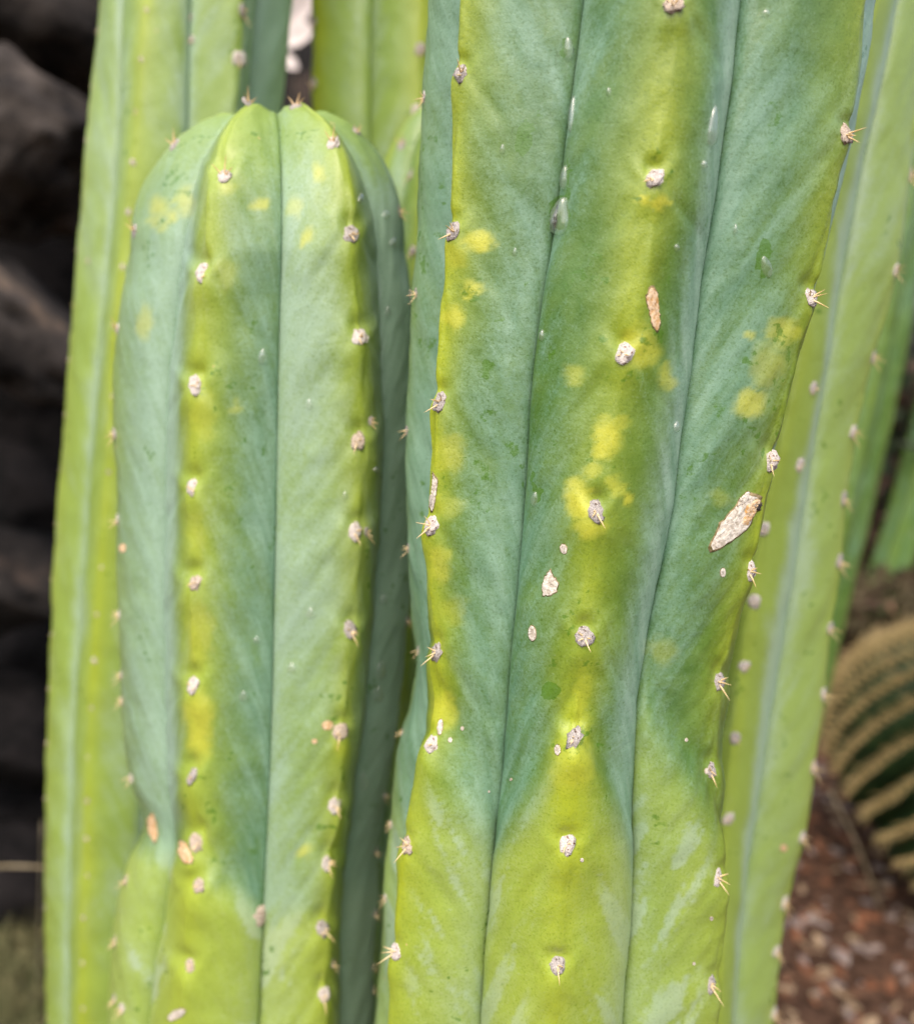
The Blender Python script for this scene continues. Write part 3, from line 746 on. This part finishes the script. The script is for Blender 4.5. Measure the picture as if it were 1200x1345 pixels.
def paint_A(i, S, V, px, py, blo, yel, drk, spot, tn):
    if i not in (0, 1, 2, 5, 6): return blo, yel, drk, spot, tn
    q = np.abs(S)
    # older growth below the waist is yellower, starting higher on the ridges
    b = 945 + 190 * q + 40 * (fbm(px / 60, py / 60, 5, 3) - .5)
    if i == 6: b = 930 + 150 * q
    if i == 1: b = 900 + 190 * np.clip(1 + S * 1.2, 0, 2)
    old = sstep(-15, 110, py - b)
    tn = np.maximum(tn, (0.45 + 0.55 * fbm(px / 45, py / 100, 27, 4)) * old); yel = np.maximum(yel, 0.42 * old * (1 - 0.70 * q) + 0.15 * old * (fbm(px / 50, py / 90, 9, 3)))
    blo = blo * (1 - 0.55 * old)
    # wax left in ragged patches on the old growth
    wp = fbm((px - 0.40 * (py - 1000) * np.sign(S)) / 24, (py) / 110, 33, 5)
    blo = blo + 1.1 * old * sstep(0.54, 0.68, wp) * sstep(0.15, 0.45, q)
    if i == 0:   # thick pale wax along the right-hand groove of the front rib
        blo = blo + 0.55 * sstep(0.35, 0.75, S) * (1 - 0.35 * old)
        yel = yel * 1.15
    if i == 6:
        yel = yel + 0.38 * np.exp(-((S + 0.05) / 0.33) ** 2) * (0.5 + fbm(px / 60, py / 90, 3, 3))
    if i == 1:
        yel = yel * 0.7 + 0.22 * sstep(-0.5, -0.05, S) * fbm(px / 40, py / 90, 8, 3)
    if i == 5:
        blo = blo + 0.35 * (1 - old); yel = yel * 0.3
    if i == 2: blo = blo + 0.5; yel = yel * 0.2  # extra bloom paints the bluish light on this outer strip
    spot = spots_apply(spot, px, py, A_SPOTS, 1) if i in (0, 1, 6) else spot
    drk = np.maximum(drk, spots_apply(np.zeros_like(drk), px, py, A_DARK, 2, 1.0)) if i in (0, 1, 6) else drk
    return blo, yel, drk, spot, tn
def pale_A(i, S, px, py):
    st = 0.45 + 1.1 * (fbm(px / 9, py / 150, 61, 4) - .35)
    if i == 0: return 0.95 * sstep(0.30, 0.72, S) * (1 - 0.5 * sstep(960, 1150, py)) * st + 0.45 * sstep(0.5, 0.9, -S) * (1 - sstep(150, 420, py)) * st
    if i == 6: return 0.35 * sstep(0.3, 0.8, S) * st
    if i == 2: return 0.7 + 0 * S  # painted light on the outer strip
    if i == 5: return 0.25 + 0 * S
    return 0.20 * sstep(-0.2, -0.7, S) * st
rootA = empty('column_cactus', (0, 0, 0), 'thick waxy green cactus column with grey corky scars and a waist', 'cactus', 'ribbed column cacti in the clump')
colA = Column(rootA, 0.28, A_AX, A_CURVES, -60, 1420, 2.6, 26, vis={0, 1, 2, 5, 6}, top_ext=0.22, paint=paint_A, areoles=A_AREOLES, seed=3, bloom=0.68, yellow=0.6, swell=swell_A, pale=pale_A)
for (i, x, y) in A_AREOLES:
    sp = 'std' if i == 0 else 'side'
    if (i, y) in ((0, 968), (0, 1108), (0, 463), (0, 233), (6, 977)): sp = 'stub'
    areole(colA, x, y, toward=780, size=1.14 if i == 0 else 1.08, spines=sp)
for (x, y) in ((534, 565), (534, 720), (549, 855), (527, 962), (512, 1083), (506, 1180), (556, 128), (546, 385)):
    areole(colA, x, y, toward=780, size=0.75, spines='side')

#@@SCARS
scar(colA, [(1001, 652), (990, 648), (984, 645), (975, 652), (962, 668), (948, 683), (938, 700), (929, 718), (931, 726), (941, 725), (955, 715), (970, 705), (985, 692), (993, 672)], 0.0010, 1, rough=0.9, toward=900, label='largest torn grey scar on the cactus')
scar(colA, [(984, 645), (980, 645), (970, 655), (966, 666), (974, 664), (983, 655)], 0.0014, 11, rough=0.5)
scar(colA, [(1000, 654), (990, 655), (978, 662), (972, 690), (980, 692), (990, 676)], 0.0014, 12, CORK_ORANGE, 0.8, 900)
scar(colA, [(998, 660), (993, 661), (991, 669), (995, 672)], 0.0020, 13, CORK_BLACK, 0.4, 900)
scar(colA, [(851, 378), (858, 374), (863, 384), (865, 402), (867, 425), (864, 438), (857, 430), (852, 412), (847, 392)], 0.0007, 2, CORK_ORANGE)
scar(colA, [(722, 748), (728, 755), (734, 766), (731, 778), (722, 783), (712, 784), (711, 770), (716, 756)], 0.0007, 3)
scar(colA, ell(740, 721, 5, 7.5, -12), 0.0006, 4, rough=0.4)
scar(colA, ell(699, 832, 5.5, 11, -4), 0.0006, 5, rough=0.4)
scar(colA, ell(732, 985, 4.5, 7.5), 0.0005, 6, rough=0.4)
scar(colA, ell(949, 752, 4, 6.5), 0.0005, 7, rough=0.3)
scar(colA, [(569, 620), (575, 627), (574, 645), (571, 665), (567, 675), (563, 665), (566, 645)], 0.0008, 8, toward=700)
scar(colA, ell(578, 955, 4, 11, 6), 0.0005, 9, rough=0.4)
for k, (x, y, r) in enumerate(((607, 957, 2.5), (591, 972, 3), (901, 972, 2.3), (928, 1013, 3.5), (934, 1207, 2.5), (911, 1266, 2), (764, 1130, 2.6), (671, 1024, 1.8), (642, 1040, 1.5))):
    scar(colA, ell(x, y, r, r * 1.2), 0.0003, 20 + k, rough=0.2)
drop(colA, 736, 283, 11, 27, 14, 0.0022, 0.55, 'largest clear water drop hanging in the groove of the big cactus')
drop(colA, 741, 233, 3.5, 17, 7, 0.0010, 0.2, 'thin sliver of water in the groove just above the largest drop')
drop(colA, 936, 165, 6, 29, 6, 0.0011, 0.5, 'long pointed water drop on the pale wax of the big cactus')
drop(colA, 746, 63, 6, 16, -4, 0.0011, 0.2, 'oval water drop high beside the groove of the big cactus')
drop(colA, 924, 216, 4, 6, 0, 0.0009, 0.2, 'tiny round drop below the long pointed water drop')
drop(colA, 1005, 17, 6, 5, 0, 0.0009, 0.1, 'flat bead of water high on the side rib of the big cactus')
drop(colA, 751, 150, 2.6, 26, 6, 0.0008, 0.1, 'thin thread of water high in the groove of the big cactus')
drop(colA, 1006, 350, 7, 15, -14, 0.0006, 0.2, 'film of water on the dark wet mark of the side rib')
drop(colA, 888, 325, 3.5, 5, 0, 0.0008, 0.1, 'tiny bead on the front rib between the long drop and the tan scar')
for (x, y, a, b, lb) in ((660, 195, 3.5, 7, 'small bead beside the dark wet mark above the yellow spots'), (676, 330, 3, 6, 'small bead on the broad face right of the yellow spots'),
        (965, 300, 3.5, 7, 'small bead on the side rib just past the groove of the long pointed drop'), (712, 440, 3, 8, 'small drop at the groove above the pale smear of the front rib'),
        (800, 120, 3, 6, 'tiny bead on the front rib above its highest spine cushion'), (888, 560, 3.5, 8, 'small drop on the pale wax strip level with the yellow blotches')):
    drop(colA, x, y, a, b, 5, 0.0009, 0.3, lb)
drop(colA, 702, 655, 4, 10, 6, 0.0008, 0.3, 'small water drop at the groove beside the front rib, level with the large torn scar')

#@@LEFT
# ------------------------------------------------------------------ rounded left-hand cactus
B_BL = [(330, 172), (380, 160), (433, 152), (570, 150), (683, 151), (808, 153), (885, 158), (960, 163), (1022, 171), (1060, 184), (1088, 194), (1110, 180), (1160, 164), (1220, 153), (1345, 148), (1420, 147)]
B_LV = [(330, 247), (400, 237), (550, 226), (750, 222), (900, 223), (1000, 226), (1080, 234), (1110, 238), (1160, 232), (1240, 219), (1345, 204), (1420, 195)]
B_CL = [(330, 272), (358, 267), (505, 257), (640, 254), (765, 255), (900, 253), (1020, 251), (1108, 256), (1162, 260), (1268, 250), (1345, 238), (1420, 230)]
B_V = [(330, 370), (500, 365), (700, 362), (900, 358), (1000, 355), (1190, 346), (1345, 339), (1420, 335)]
B_CR = [(330, 463), (441, 474), (578, 475), (697, 472), (827, 464), (961, 453), (1058, 444), (1133, 433), (1219, 425), (1308, 426), (1345, 425), (1420, 424)]
B_RV = [(330, 487), (400, 491), (600, 492), (800, 483), (950, 466), (1050, 449), (1130, 439), (1200, 436), (1345, 434), (1420, 433)]
B_BR = [(330, 531), (400, 543), (500, 546), (600, 545), (700, 541), (800, 536), (900, 527), (1000, 516), (1060, 505), (1130, 495), (1200, 493), (1345, 489), (1420, 486)]
B_CURVES = [dict(th=-30, r=.057, px=B_CL, round=0.75, vin=0.45), dict(th=0, r=.045, px=B_V), dict(th=30, r=.057, px=B_CR, round=0.75), dict(th=60, r=.044, px=B_RV),
            dict(th=90, r=.057, px=B_BR, round=0.9), dict(th=120, r=.044), dict(th=150, r=.057), dict(th=180, r=.044), dict(th=210, r=.057), dict(th=240, r=.044),
            dict(th=-90, r=.057, px=B_BL, round=0.9), dict(th=-60, r=.044, px=B_LV)]
B_AREOLES = [(0, 294, 231), (0, 267, 358), (0, 257, 505), (0, 254, 640), (0, 255, 765), (0, 253, 900), (0, 251, 1020), (0, 258, 1108), (0, 261, 1163), (0, 250, 1268),
             (1, 461, 307), (1, 471, 441), (1, 470, 579), (1, 467, 698), (1, 460, 827), (1, 447, 961), (1, 440, 1058), (1, 430, 1134), (1, 424, 1220), (1, 425, 1308)]
B_SPOTS = [(340, 266, 10, 9, .7), (207, 268, 11, 13, .6), (222, 283, 9, 11, .6), (200, 292, 10, 9, .5), (228, 262, 6, 6, .5), (213, 300, 7, 6, .4), (298, 360, 12, 18, .25), (400, 311, 9, 9, .65), (419, 225, 9, 10, .6), (300, 250, 9, 9, .4), (243, 262, 12, 16, .5), (190, 425, 9, 20, .45),
           (262, 955, 17, 40, .75), (398, 1117, 10, 8, .6), (268, 545, 14, 30, .3), (262, 830, 14, 40, .35), (258, 700, 10, 30, .2), (310, 535, 6, 8, .4), (445, 975, 8, 14, .3), (387, 270, 8, 14, .4)]
def bound_B(i, S):
    if i == 0: return 1112 + 95 * np.clip(S, 0, 1) - 6 * np.clip(-S, 0, 1)
    if i == 1: return 1205 - 40 * (1 + S)
    if i == 5: return 1085 + 34 * np.clip(S, 0, 1)
    return 1150 + 0 * S
def swell_B(i, S, px, py):
    if i not in (0, 5): return 0 * S
    d = py - bound_B(i, S)
    return 0.0042 * sstep(-8, 38, d) * (1 - 0.3 * sstep(60, 260, d)) - 0.0012 * np.exp(-((d + 22) / 24) ** 2)
def paint_B(i, S, V, px, py, blo, yel, drk, spot, tn):
    q = np.abs(S)
    young = 1 - sstep(150, 420, py)
    tn = np.maximum(tn, 0.75 * young * (1 - 0.4 * q)); yel = np.maximum(yel, 0.30 * young * (1 - q)); blo = blo * (1 - 0.35 * young)
    bnd = bound_B(i, S)
    old = sstep(-12, 40, py - bnd + 22 * (fbm(px / 30, py / 30, 8, 3) - .5))
    tn = np.maximum(tn, 1.0 * old); yel = np.maximum(yel, old * (0.72 - 0.40 * q)); blo = blo * (1 - 0.75 * old)
    wp = fbm((px - 0.3 * (py - 1000) * np.sign(S)) / 24, py / 90, 37, 4)
    blo = blo + 0.9 * old * sstep(0.56, 0.70, wp) * sstep(0.2, 0.5, q)
    if i == 0:
        tn = np.maximum(tn, .8 * np.exp(-(S / 0.4) ** 2)); yel = yel * .6 + 0.24 * np.exp(-(S / 0.26) ** 2) * (0.55 + 0.9 * fbm(px / 50, py / 70, 6, 3)); blo = blo + 0.15 * sstep(.3, .8, q)
    if i == 1:
        tn = np.maximum(tn, 0.6); blo = blo + 0.20 + 0.2 * (fbm(px / 40, py / 110, 9, 3) - .5); yel = yel * 0.6 + 0.30 * np.exp(-((S - .02) / .25) ** 2)
    if i == 2:
        blo = blo + 0.8 * sstep(180, 330, py); yel = yel * 0.1; tn = tn * 0.3 + 0.30  # bloom and tint brighten this shaded rib by colour
    if i == 5:
        tn = np.maximum(tn, 0.35); blo = blo + 0.15; yel = yel * 0.4
    if i in (0, 1, 5): spot = spots_apply(spot, px, py, B_SPOTS, 4)
    return blo, yel, drk, spot, tn
def pale_B(i, S, px, py):
    up = sstep(170, 330, py) * (1 - sstep(1020, 1120, py)); st = 0.6 + 0.9 * (fbm(px / 16, py / 140, 71, 4) - .4)
    if i == 0: return 0.95 * sstep(0.22, 0.55, -S) * up + 0.30 * sstep(0.25, 0.8, S) * up * st
    if i == 5: return 0.55 * sstep(0.1, 0.9, S) * up * st + 0.20 * up
    if i == 1: return (0.38 * sstep(0.05, 0.6, -S) * st + 0.6 * sstep(0.6, 0.9, S)) * up
    if i == 2: return 0.62 * sstep(170, 330, py)  # pale colour painted in for sky light on the shaded rib
    return 0 * S
rootB = empty('column_cactus', (0, 0, 0), 'cactus column whose whole rounded top shows, spines standing up on its tip', 'cactus', 'ribbed column cacti in the clump')
colB = Column(rootB, 0.345, [(300, 357), (700, 350), (1100, 338), (1420, 328)], B_CURVES, 330, 1420, 3.0, 22, vis={0, 1, 2, 5}, dome=0.052,
              paint=paint_B, areoles=B_AREOLES, seed=40, bloom=0.62, yellow=0.55, crease=1.1, swell=swell_B, pale=pale_B)
for (i, x, y) in B_AREOLES: areole(colB, x, y, toward=None, size=1.2, spines='top' if y < 235 else ('std' if i == 1 else 'stub'))
for (x, y) in ((228, 190), (176, 304), (154, 433)): areole(colB, x, y, 330, 1.05, 'top')
for (x, y) in ((150, 570), (151, 683), (153, 808), (159, 887), (154, 921), (172, 1022), (165, 1157), (151, 1237), (150, 1312), (160, 1325)): areole(colB, x, y, 330, 1.0, 'side')
for (x, y) in ((327, 136), (388, 139), (436, 187)): areole(colB, x, y, 350, 1.05, 'top')
for (x, y) in ((468, 172), (525, 278), (543, 390)): areole(colB, x, y, 400, 0.9, 'side')
for (x, y) in ((505, 1045), (494, 1118), (493, 1200), (491, 1270), (490, 1300), (538, 815)): areole(colB, x, y, 400, 0.9, 'side')
for (x, y) in ((487, 553), (482, 700), (437, 1266)): areole(colB, x, y, None, 0.8, 'side')
scar(colB, [(200, 1066), (193, 1078), (195, 1095), (204, 1110), (208, 1098), (206, 1080)], 0.0012, 41, rough=0.8, toward=300, mat=CORK_ORANGE)
scar(colB, [(236, 1103), (245, 1107), (254, 1128), (252, 1136), (240, 1134), (234, 1118)], 0.0014, 42, rough=0.9, mat=CORK_ORANGE)
areole(colB, 341, 1205, None, 1.7, 'none', (0.5, -1.0, 0))
scar(colB, ell(430, 953, 8, 6.5), 0.0005, 44, rough=0.5, mat=CORK_ORANGE)
scar(colB, ell(413, 974, 4, 3.5), 0.0004, 45, rough=0.3, mat=CORK_ORANGE)
scar(colB, ell(232, 1333, 14, 6, -28), 0.0012, 46, rough=0.7)
scar(colB, ell(161, 720, 5, 6), 0.0004, 47, rough=0.3, mat=CORK_ORANGE)
GB = 'water drops on the rounded cactus'
for (x, y, a, b, lb) in ((473, 260, 3, 7, 'thin water drop in the groove near the rounded cactus top'), (506, 282, 5, 6, 'roundish drop high on the bluish shaded rib of the rounded cactus'),
        (516, 318, 4, 6, 'small drop just under the roundish one on the bluish shaded rib'), (509, 409, 4, 8, 'slender bright drop on the bluish shaded rib, below two smaller drops'),
        (500, 880, 6, 13, 'upper drop of a close pair low on the bluish shaded rib'), (497, 912, 6, 12, 'lower drop of a close pair low on the bluish shaded rib'),
        (477, 1026, 6, 13, 'lowest long drop on the bluish shaded rib of the rounded cactus'), (503, 787, 5, 7, 'faint small drop above the close pair on the bluish shaded rib'),
        (493, 617, 3, 4, 'tiny drop in the groove beside the bluish shaded rib'), (345, 468, 6, 11, 'oval drop on the rounded cactus beside its long front groove'),
        (406, 530, 5, 8, 'drop on the pale face right of the long front groove'), (453, 650, 4, 6, 'tiny white drop beside the ridge with dark spine cushions'),
        (337, 840, 5, 5, 'bright bead on the dark green face low on the rounded cactus'), (320, 914, 6, 7, 'round green bead beneath the bright bead on the dark face'),
        (408, 805, 6, 8, 'wet bead near the middle of the pale face'), (383, 877, 6, 7, 'lowest wet bead on the pale face of the rounded cactus')):
    drop(colB, x, y, a, b, 4, 0.0010, 0.3, lb, GB)

#@@BACK
# ------------------------------------------------------------------ cacti behind
def radial(n, th0, r, rv_, over):
    out = []
    for k in range(n):
        t = th0 + 360 * k / n
        out.append(dict(th=t, r=r)); out.append(dict(th=t + 180 / n, r=rv_))
    for k, px in over.items(): out[k]['px'] = px
    return out
C_0 = [(-60, 134), (0, 130), (180, 114), (350, 100), (500, 88), (600, 80), (700, 72), (850, 65), (1050, 60), (1200, 59), (1345, 61), (1420, 62)]
C_V0 = [(-60, 171), (0, 167), (150, 163), (250, 159), (430, 141), (600, 127), (850, 110), (1050, 100), (1345, 98), (1420, 98)]
C_1 = [(-60, 196), (0, 191), (77, 185), (146, 179), (213, 174), (278, 168), (350, 160), (450, 151), (620, 142), (745, 132), (868, 124), (995, 117), (1102, 114), (1206, 109), (1325, 107), (1420, 106)]
C_V1 = [(-60, 252), (0, 250), (170, 246), (400, 228), (700, 205), (1000, 188), (1345, 180), (1420, 178)]
C_2 = [(-60, 322), (0, 319), (80, 314), (160, 308), (400, 290), (700, 268), (1000, 250), (1345, 240), (1420, 238)]
def paint_far(yb, tb):
    def f(i, S, V, px, py, blo, yel, drk, spot, tn):
        return blo, yel * yb, drk, spot, np.maximum(tn, tb)
    return f
def paint_C(i, S, V, px, py, blo, yel, drk, spot, tn):
    q = np.abs(S)
    tn = np.maximum(tn, 0.72)
    if i == 2: blo = blo + 0.75 * sstep(0.0, 0.2, S); yel = yel * 0.3  # bloom on the right-facing half paints its light
    if i == 3: blo = blo + 0.9; yel = yel * .1; tn = tn + .2  # bloom and tint brighten the right-facing rib in place of light
    blo = blo - 0.02 + 0.45 * sstep(0.65, 0.95, q)
    yel = yel * .5 + 0.30 * np.exp(-(S / .22) ** 2) * (i == 1) + 0.12 * (i == 0)
    return blo, yel, drk, spot, tn
rootC = empty('column_cactus', (0, 0, 0), 'tall yellowish cactus column in front of the dark boulders', 'cactus', 'ribbed column cacti in the clump')
colC = Column(rootC, 0.50, [(-60, 248), (0, 244), (350, 214), (700, 190), (1000, 176), (1345, 172), (1420, 172)],
              [dict(th=-82, r=.055, px=C_0), dict(th=-53, r=.044, px=C_V0), dict(th=-30, r=.056, px=C_1, round=0.7), dict(th=2, r=.043, px=C_V1), dict(th=36, r=.056, px=C_2, round=0.45), dict(th=66, r=.043),
               dict(th=96, r=.055), dict(th=126, r=.043), dict(th=157, r=.055), dict(th=187, r=.043), dict(th=218, r=.055), dict(th=248, r=.043)],
              -60, 1420, 6, 14, vis={0, 1, 2, 3}, top_ext=0.12, paint=paint_C, pale=lambda i, S, px, py: (1.0 + 0 * S) * (i == 3) + (i == 2) * .75 * sstep(0, .2, S) + .35 * sstep(.7, .95, np.abs(S)), seed=80, bloom=0.45, yellow=0.7)  # pale on the right-facing sides is painted light; in grooves it is wax
for (x, y) in ((192, 12), (186, 77), (179, 146), (175, 213), (169, 278), (161, 350), (152, 430), (147, 520), (143, 620), (133, 745), (127, 807), (124, 868), (120, 930), (116, 995), (114, 1052), (114, 1102), (115, 1150), (109, 1206), (108, 1265), (109, 1325)):
    areole(colC, x, y, None, random.uniform(0.55, 0.8), 'stub')
for (x, y) in ((319, 15), (314, 76)): areole(colC, x, y, 300, 1.5, 'std')
for y in range(40, 1345, 72): areole(colC, float(np.interp(y, [a for a, _ in C_0], [b for _, b in C_0])) - 1, y, 200, random.uniform(.5, .75), 'stub')
for (x, y) in ((116, 342), (250, 22), (251, 52)): areole(colC, x, y, None, 0.8, 'stub')

rootE = empty('column_cactus', (0, 0, 0), 'pale green cactus column standing behind the rounded cactus and the scarred one', 'cactus', 'ribbed column cacti in the clump')
E_L = [(-60, 415), (0, 413), (130, 411), (250, 412), (1345, 400)]; E_V = [(-60, 491), (0, 490), (150, 488), (300, 486), (1345, 470)]; E_R = [(-60, 556), (0, 553), (90, 549), (200, 545), (1345, 520)]
colE = Column(rootE, 0.56, [(-60, 538), (0, 536), (1420, 505)], [dict(th=6, r=.06, px=E_R, round=.8), dict(th=36, r=.046), dict(th=66, r=.06), dict(th=96, r=.046), dict(th=126, r=.06), dict(th=156, r=.046), dict(th=186, r=.06), dict(th=216, r=.046),
              dict(th=246, r=.06), dict(th=276, r=.046), dict(th=-56, r=.06, px=E_L, round=.9), dict(th=-25, r=.047, px=E_V)], -60, 1420, 6, 12, vis={0, 1, 5}, top_ext=0.2, paint=paint_far(1.2, 0.8), seed=120, bloom=0.40, yellow=0.75)
for (x, y) in ((552, 64), (546, 145), (412, 30), (412, 110)): areole(colE, x, y, 480, 1.3, 'std')

rootS = empty('column_cactus', (0, 0, 0), 'short young green cactus shoot tucked between the rounded cactus and the scarred one', 'cactus', 'ribbed column cacti in the clump')
colS = Column(rootS, 0.455, [(150, 588), (400, 578), (1420, 540)], radial(6, -18, .032, .023, {}), 262, 1420, 6, 10, vis=set(range(6)), dome=0.046, paint=paint_far(0.9, 0.55), seed=150, bloom=0.45, yellow=0.6)
for (x, y) in ((539, 230), (527, 190), (541, 330), (512, 300), (520, 400)): areole(colS, x, y, 560, 1.1, 'top' if y < 200 else 'std')

F_1 = [(-60, 1160), (0, 1148), (300, 1085), (500, 1048), (695, 1003), (790, 990), (875, 976), (970, 966), (1075, 956), (1200, 948), (1345, 940), (1420, 936)]
F_V = [(-60, 1186), (0, 1172), (250, 1121), (400, 1094), (550, 1069), (700, 1046), (850, 1023), (950, 1006), (1050, 991), (1200, 968), (1345, 957), (1420, 952)]
F_R = [(-60, 1240), (0, 1228), (150, 1204), (355, 1177), (470, 1147), (568, 1124), (655, 1111), (738, 1103), (825, 1092), (912, 1082), (1008, 1070), (1100, 1055), (1185, 1033), (1250, 1024), (1330, 1018), (1420, 1013)]
def paint_F(i, S, V, px, py, blo, yel, drk, spot, tn):
    q = np.abs(S); tn = np.maximum(tn, 0.95)
    yel = yel * 0.35 + 0.15 * np.exp(-(S / .2) ** 2) + 0.10
    blo = blo - 0.15 + 1.0 * (sstep(0.35, 0.7, S) if i == 0 else 0 * S) + (0.3 * sstep(.6, .95, q) if i == 1 else 0)
    return blo, yel, drk, spot, tn
rootF = empty('column_cactus', (0, 0, 0), 'light green cactus column with a spiny edge, next to the barrel cactus', 'cactus', 'ribbed column cacti in the clump')
colF = Column(rootF, 0.42, [(y, x - 152) for y, x in F_R], [dict(th=13, r=.060, px=F_1, round=.8), dict(th=38, r=.047, px=F_V), dict(th=66, r=.060, px=F_R, round=.7), dict(th=92, r=.046), dict(th=117, r=.06), dict(th=142, r=.046), dict(th=168, r=.06), dict(th=194, r=.046),
              dict(th=220, r=.06), dict(th=246, r=.046), dict(th=270, r=.06), dict(th=296, r=.046), dict(th=-39, r=.06), dict(th=-13, r=.046)], -60, 1420, 5, 14, vis={0, 1, 6}, top_ext=0.15, paint=paint_F, pale=lambda i, S, px, py: (i == 0) * 0.9 * sstep(.40, .75, S) + (i == 1) * (.12 + .2 * sstep(.7, .98, -S)) + 0 * S, seed=170, bloom=0.42, yellow=0.5)
for (x, y) in ((1197, 230), (1178, 355), (1148, 470), (1122, 568), (1110, 655), (1104, 738), (1092, 825), (1083, 912), (1070, 1008), (1055, 1100), (1032, 1185), (1021, 1250), (1018, 1332)):
    areole(colF, x - 2, y, 1000, 1.35, 'side')
for (x, y) in ((1001, 695), (990, 790), (977, 876), (966, 970), (956, 1075), (1068, 510), (1050, 610)): areole(colF, x, y, None, 1.25, 'stub')
scar(colF, ell(1029, 1114, 5, 5), 0.0005, 60, rough=0.3, mat=CORK_ORANGE)

def far_column(Y, axis, r, n, th0, py0, ext, seed, label, tb=0.3, bl=0.45, py1=1250):
    rt = empty('column_cactus', (0, 0, 0), label, 'cactus', 'ribbed column cacti in the clump')
    c = Column(rt, Y, axis, radial(n, th0, r, r * .76, {}), py0, py1, 8, 8, vis=set(range(n)), top_ext=ext, paint=paint_far(0.5, tb), seed=seed, bloom=bl, yellow=0.3)
    for k in range(5):
        y = py0 + 60 + k * 85
        x = float(np.interp(y, [a for a, _ in axis], [b for _, b in axis])); areole(c, x + 14, y, x, 1.6, 'stub')
    return c
far_column(0.86, [(200, 1160), (300, 1143), (500, 1108), (700, 1066), (800, 1042), (1250, 945)], .050, 6, 10, 200, 0.1, 200, 'grey green blurred cactus column just behind the light green one with a spiny edge', 0.1, 0.3)
far_column(2.3, [(200, 1315), (500, 1240), (680, 1193), (800, 1150), (1250, 1000)], .055, 6, 25, 300, 0.1, 230, 'leaning cactus column far behind the barrel cactus', 0.1, 0.3, 800)

#@@SMALL
# ------------------------------------------------------------------ dry grass and stems, lower left
def grass(cx, cy, rad, n, seed, hmax=0.16):
    rg = np.random.default_rng(seed); V = []; F = []
    for k in range(n):
        a = rg.uniform(0, 6.3); r = rad * math.sqrt(rg.uniform(0, 1)); x = cx + r * math.cos(a); y = cy + r * math.sin(a); z = ground_z(x, y)
        h = hmax * rg.uniform(.4, 1); ln = rg.uniform(0.2, 1.0); t = rg.uniform(0, 6.3); wd = 0.0013; i0 = len(V)
        for j in range(5):
            f = j / 4; o = ln * h * f * f; ww = wd * (1 - f * .9)
            px_, py_ = x + o * math.cos(t), y + o * math.sin(t)
            V += [(px_ - ww * math.sin(t), py_ + ww * math.cos(t), z + h * f * (1 - .25 * f * ln)), (px_ + ww * math.sin(t), py_ - ww * math.cos(t), z + h * f * (1 - .25 * f * ln))]
        for j in range(4): b = i0 + j * 2; F.append((b, b + 1, b + 3, b + 2))
    o = link_mesh('dry_grass', V, F, GRASS_DRY, None, False)
    return tag(o, 'tuft of dry yellowish grass at the foot of the boulder heap', 'grass', kind='stuff')
gp = at_ground(0, 1330)
grass(gp[0], gp[1] + 0.0, 0.17, 3200, 3, 0.085)
def stem(p0, p1, r, label, sag=0.0):
    V = []; F = []; p0 = np.array(p0); p1 = np.array(p1); n = 10
    for j in range(n + 1):
        f = j / n; c = p0 + (p1 - p0) * f + np.array([0, 0, sag * math.sin(math.pi * f)])
        for a in range(6): t = a * math.pi / 3; V.append(c + np.array([0, r * math.cos(t), r * math.sin(t)]) * (1 - .3 * f))
    for j in range(n):
        for a in range(6): F.append((j * 6 + a, j * 6 + (a + 1) % 6, (j + 1) * 6 + (a + 1) % 6, (j + 1) * 6 + a))
    F.append(tuple(range(5, -1, -1))); F.append(tuple(n * 6 + a for a in range(6)))
    return tag(link_mesh('dry_twig', V, F, STEM_DRY), label, 'twig')
stem(at_y(-60, 1145, .84), at_y(62, 1140, .83), 0.0018, 'thin dry twig lying level across the dark rocks', 0.004)
gq = at_ground(60, 1345)
stem((gq[0] - .01, gq[1], -0.01), at_y(56, 1080, .86), 0.004, 'dry upright twig beside the yellowish cactus column', 0.0)
t0 = at_ground(1158, 1195)
stem((t0[0], t0[1], -0.005), at_y(1090, 1040, t0[1] - 0.12), 0.0035, 'thin dark dry twig leaning up from the mulch before the barrel cactus', 0.01)
stem(at_y(392, 330, 1.62), at_y(385, -30, 1.404), 0.004, 'thin twig behind the middle cacti holding pale dead leaves', 0.0)
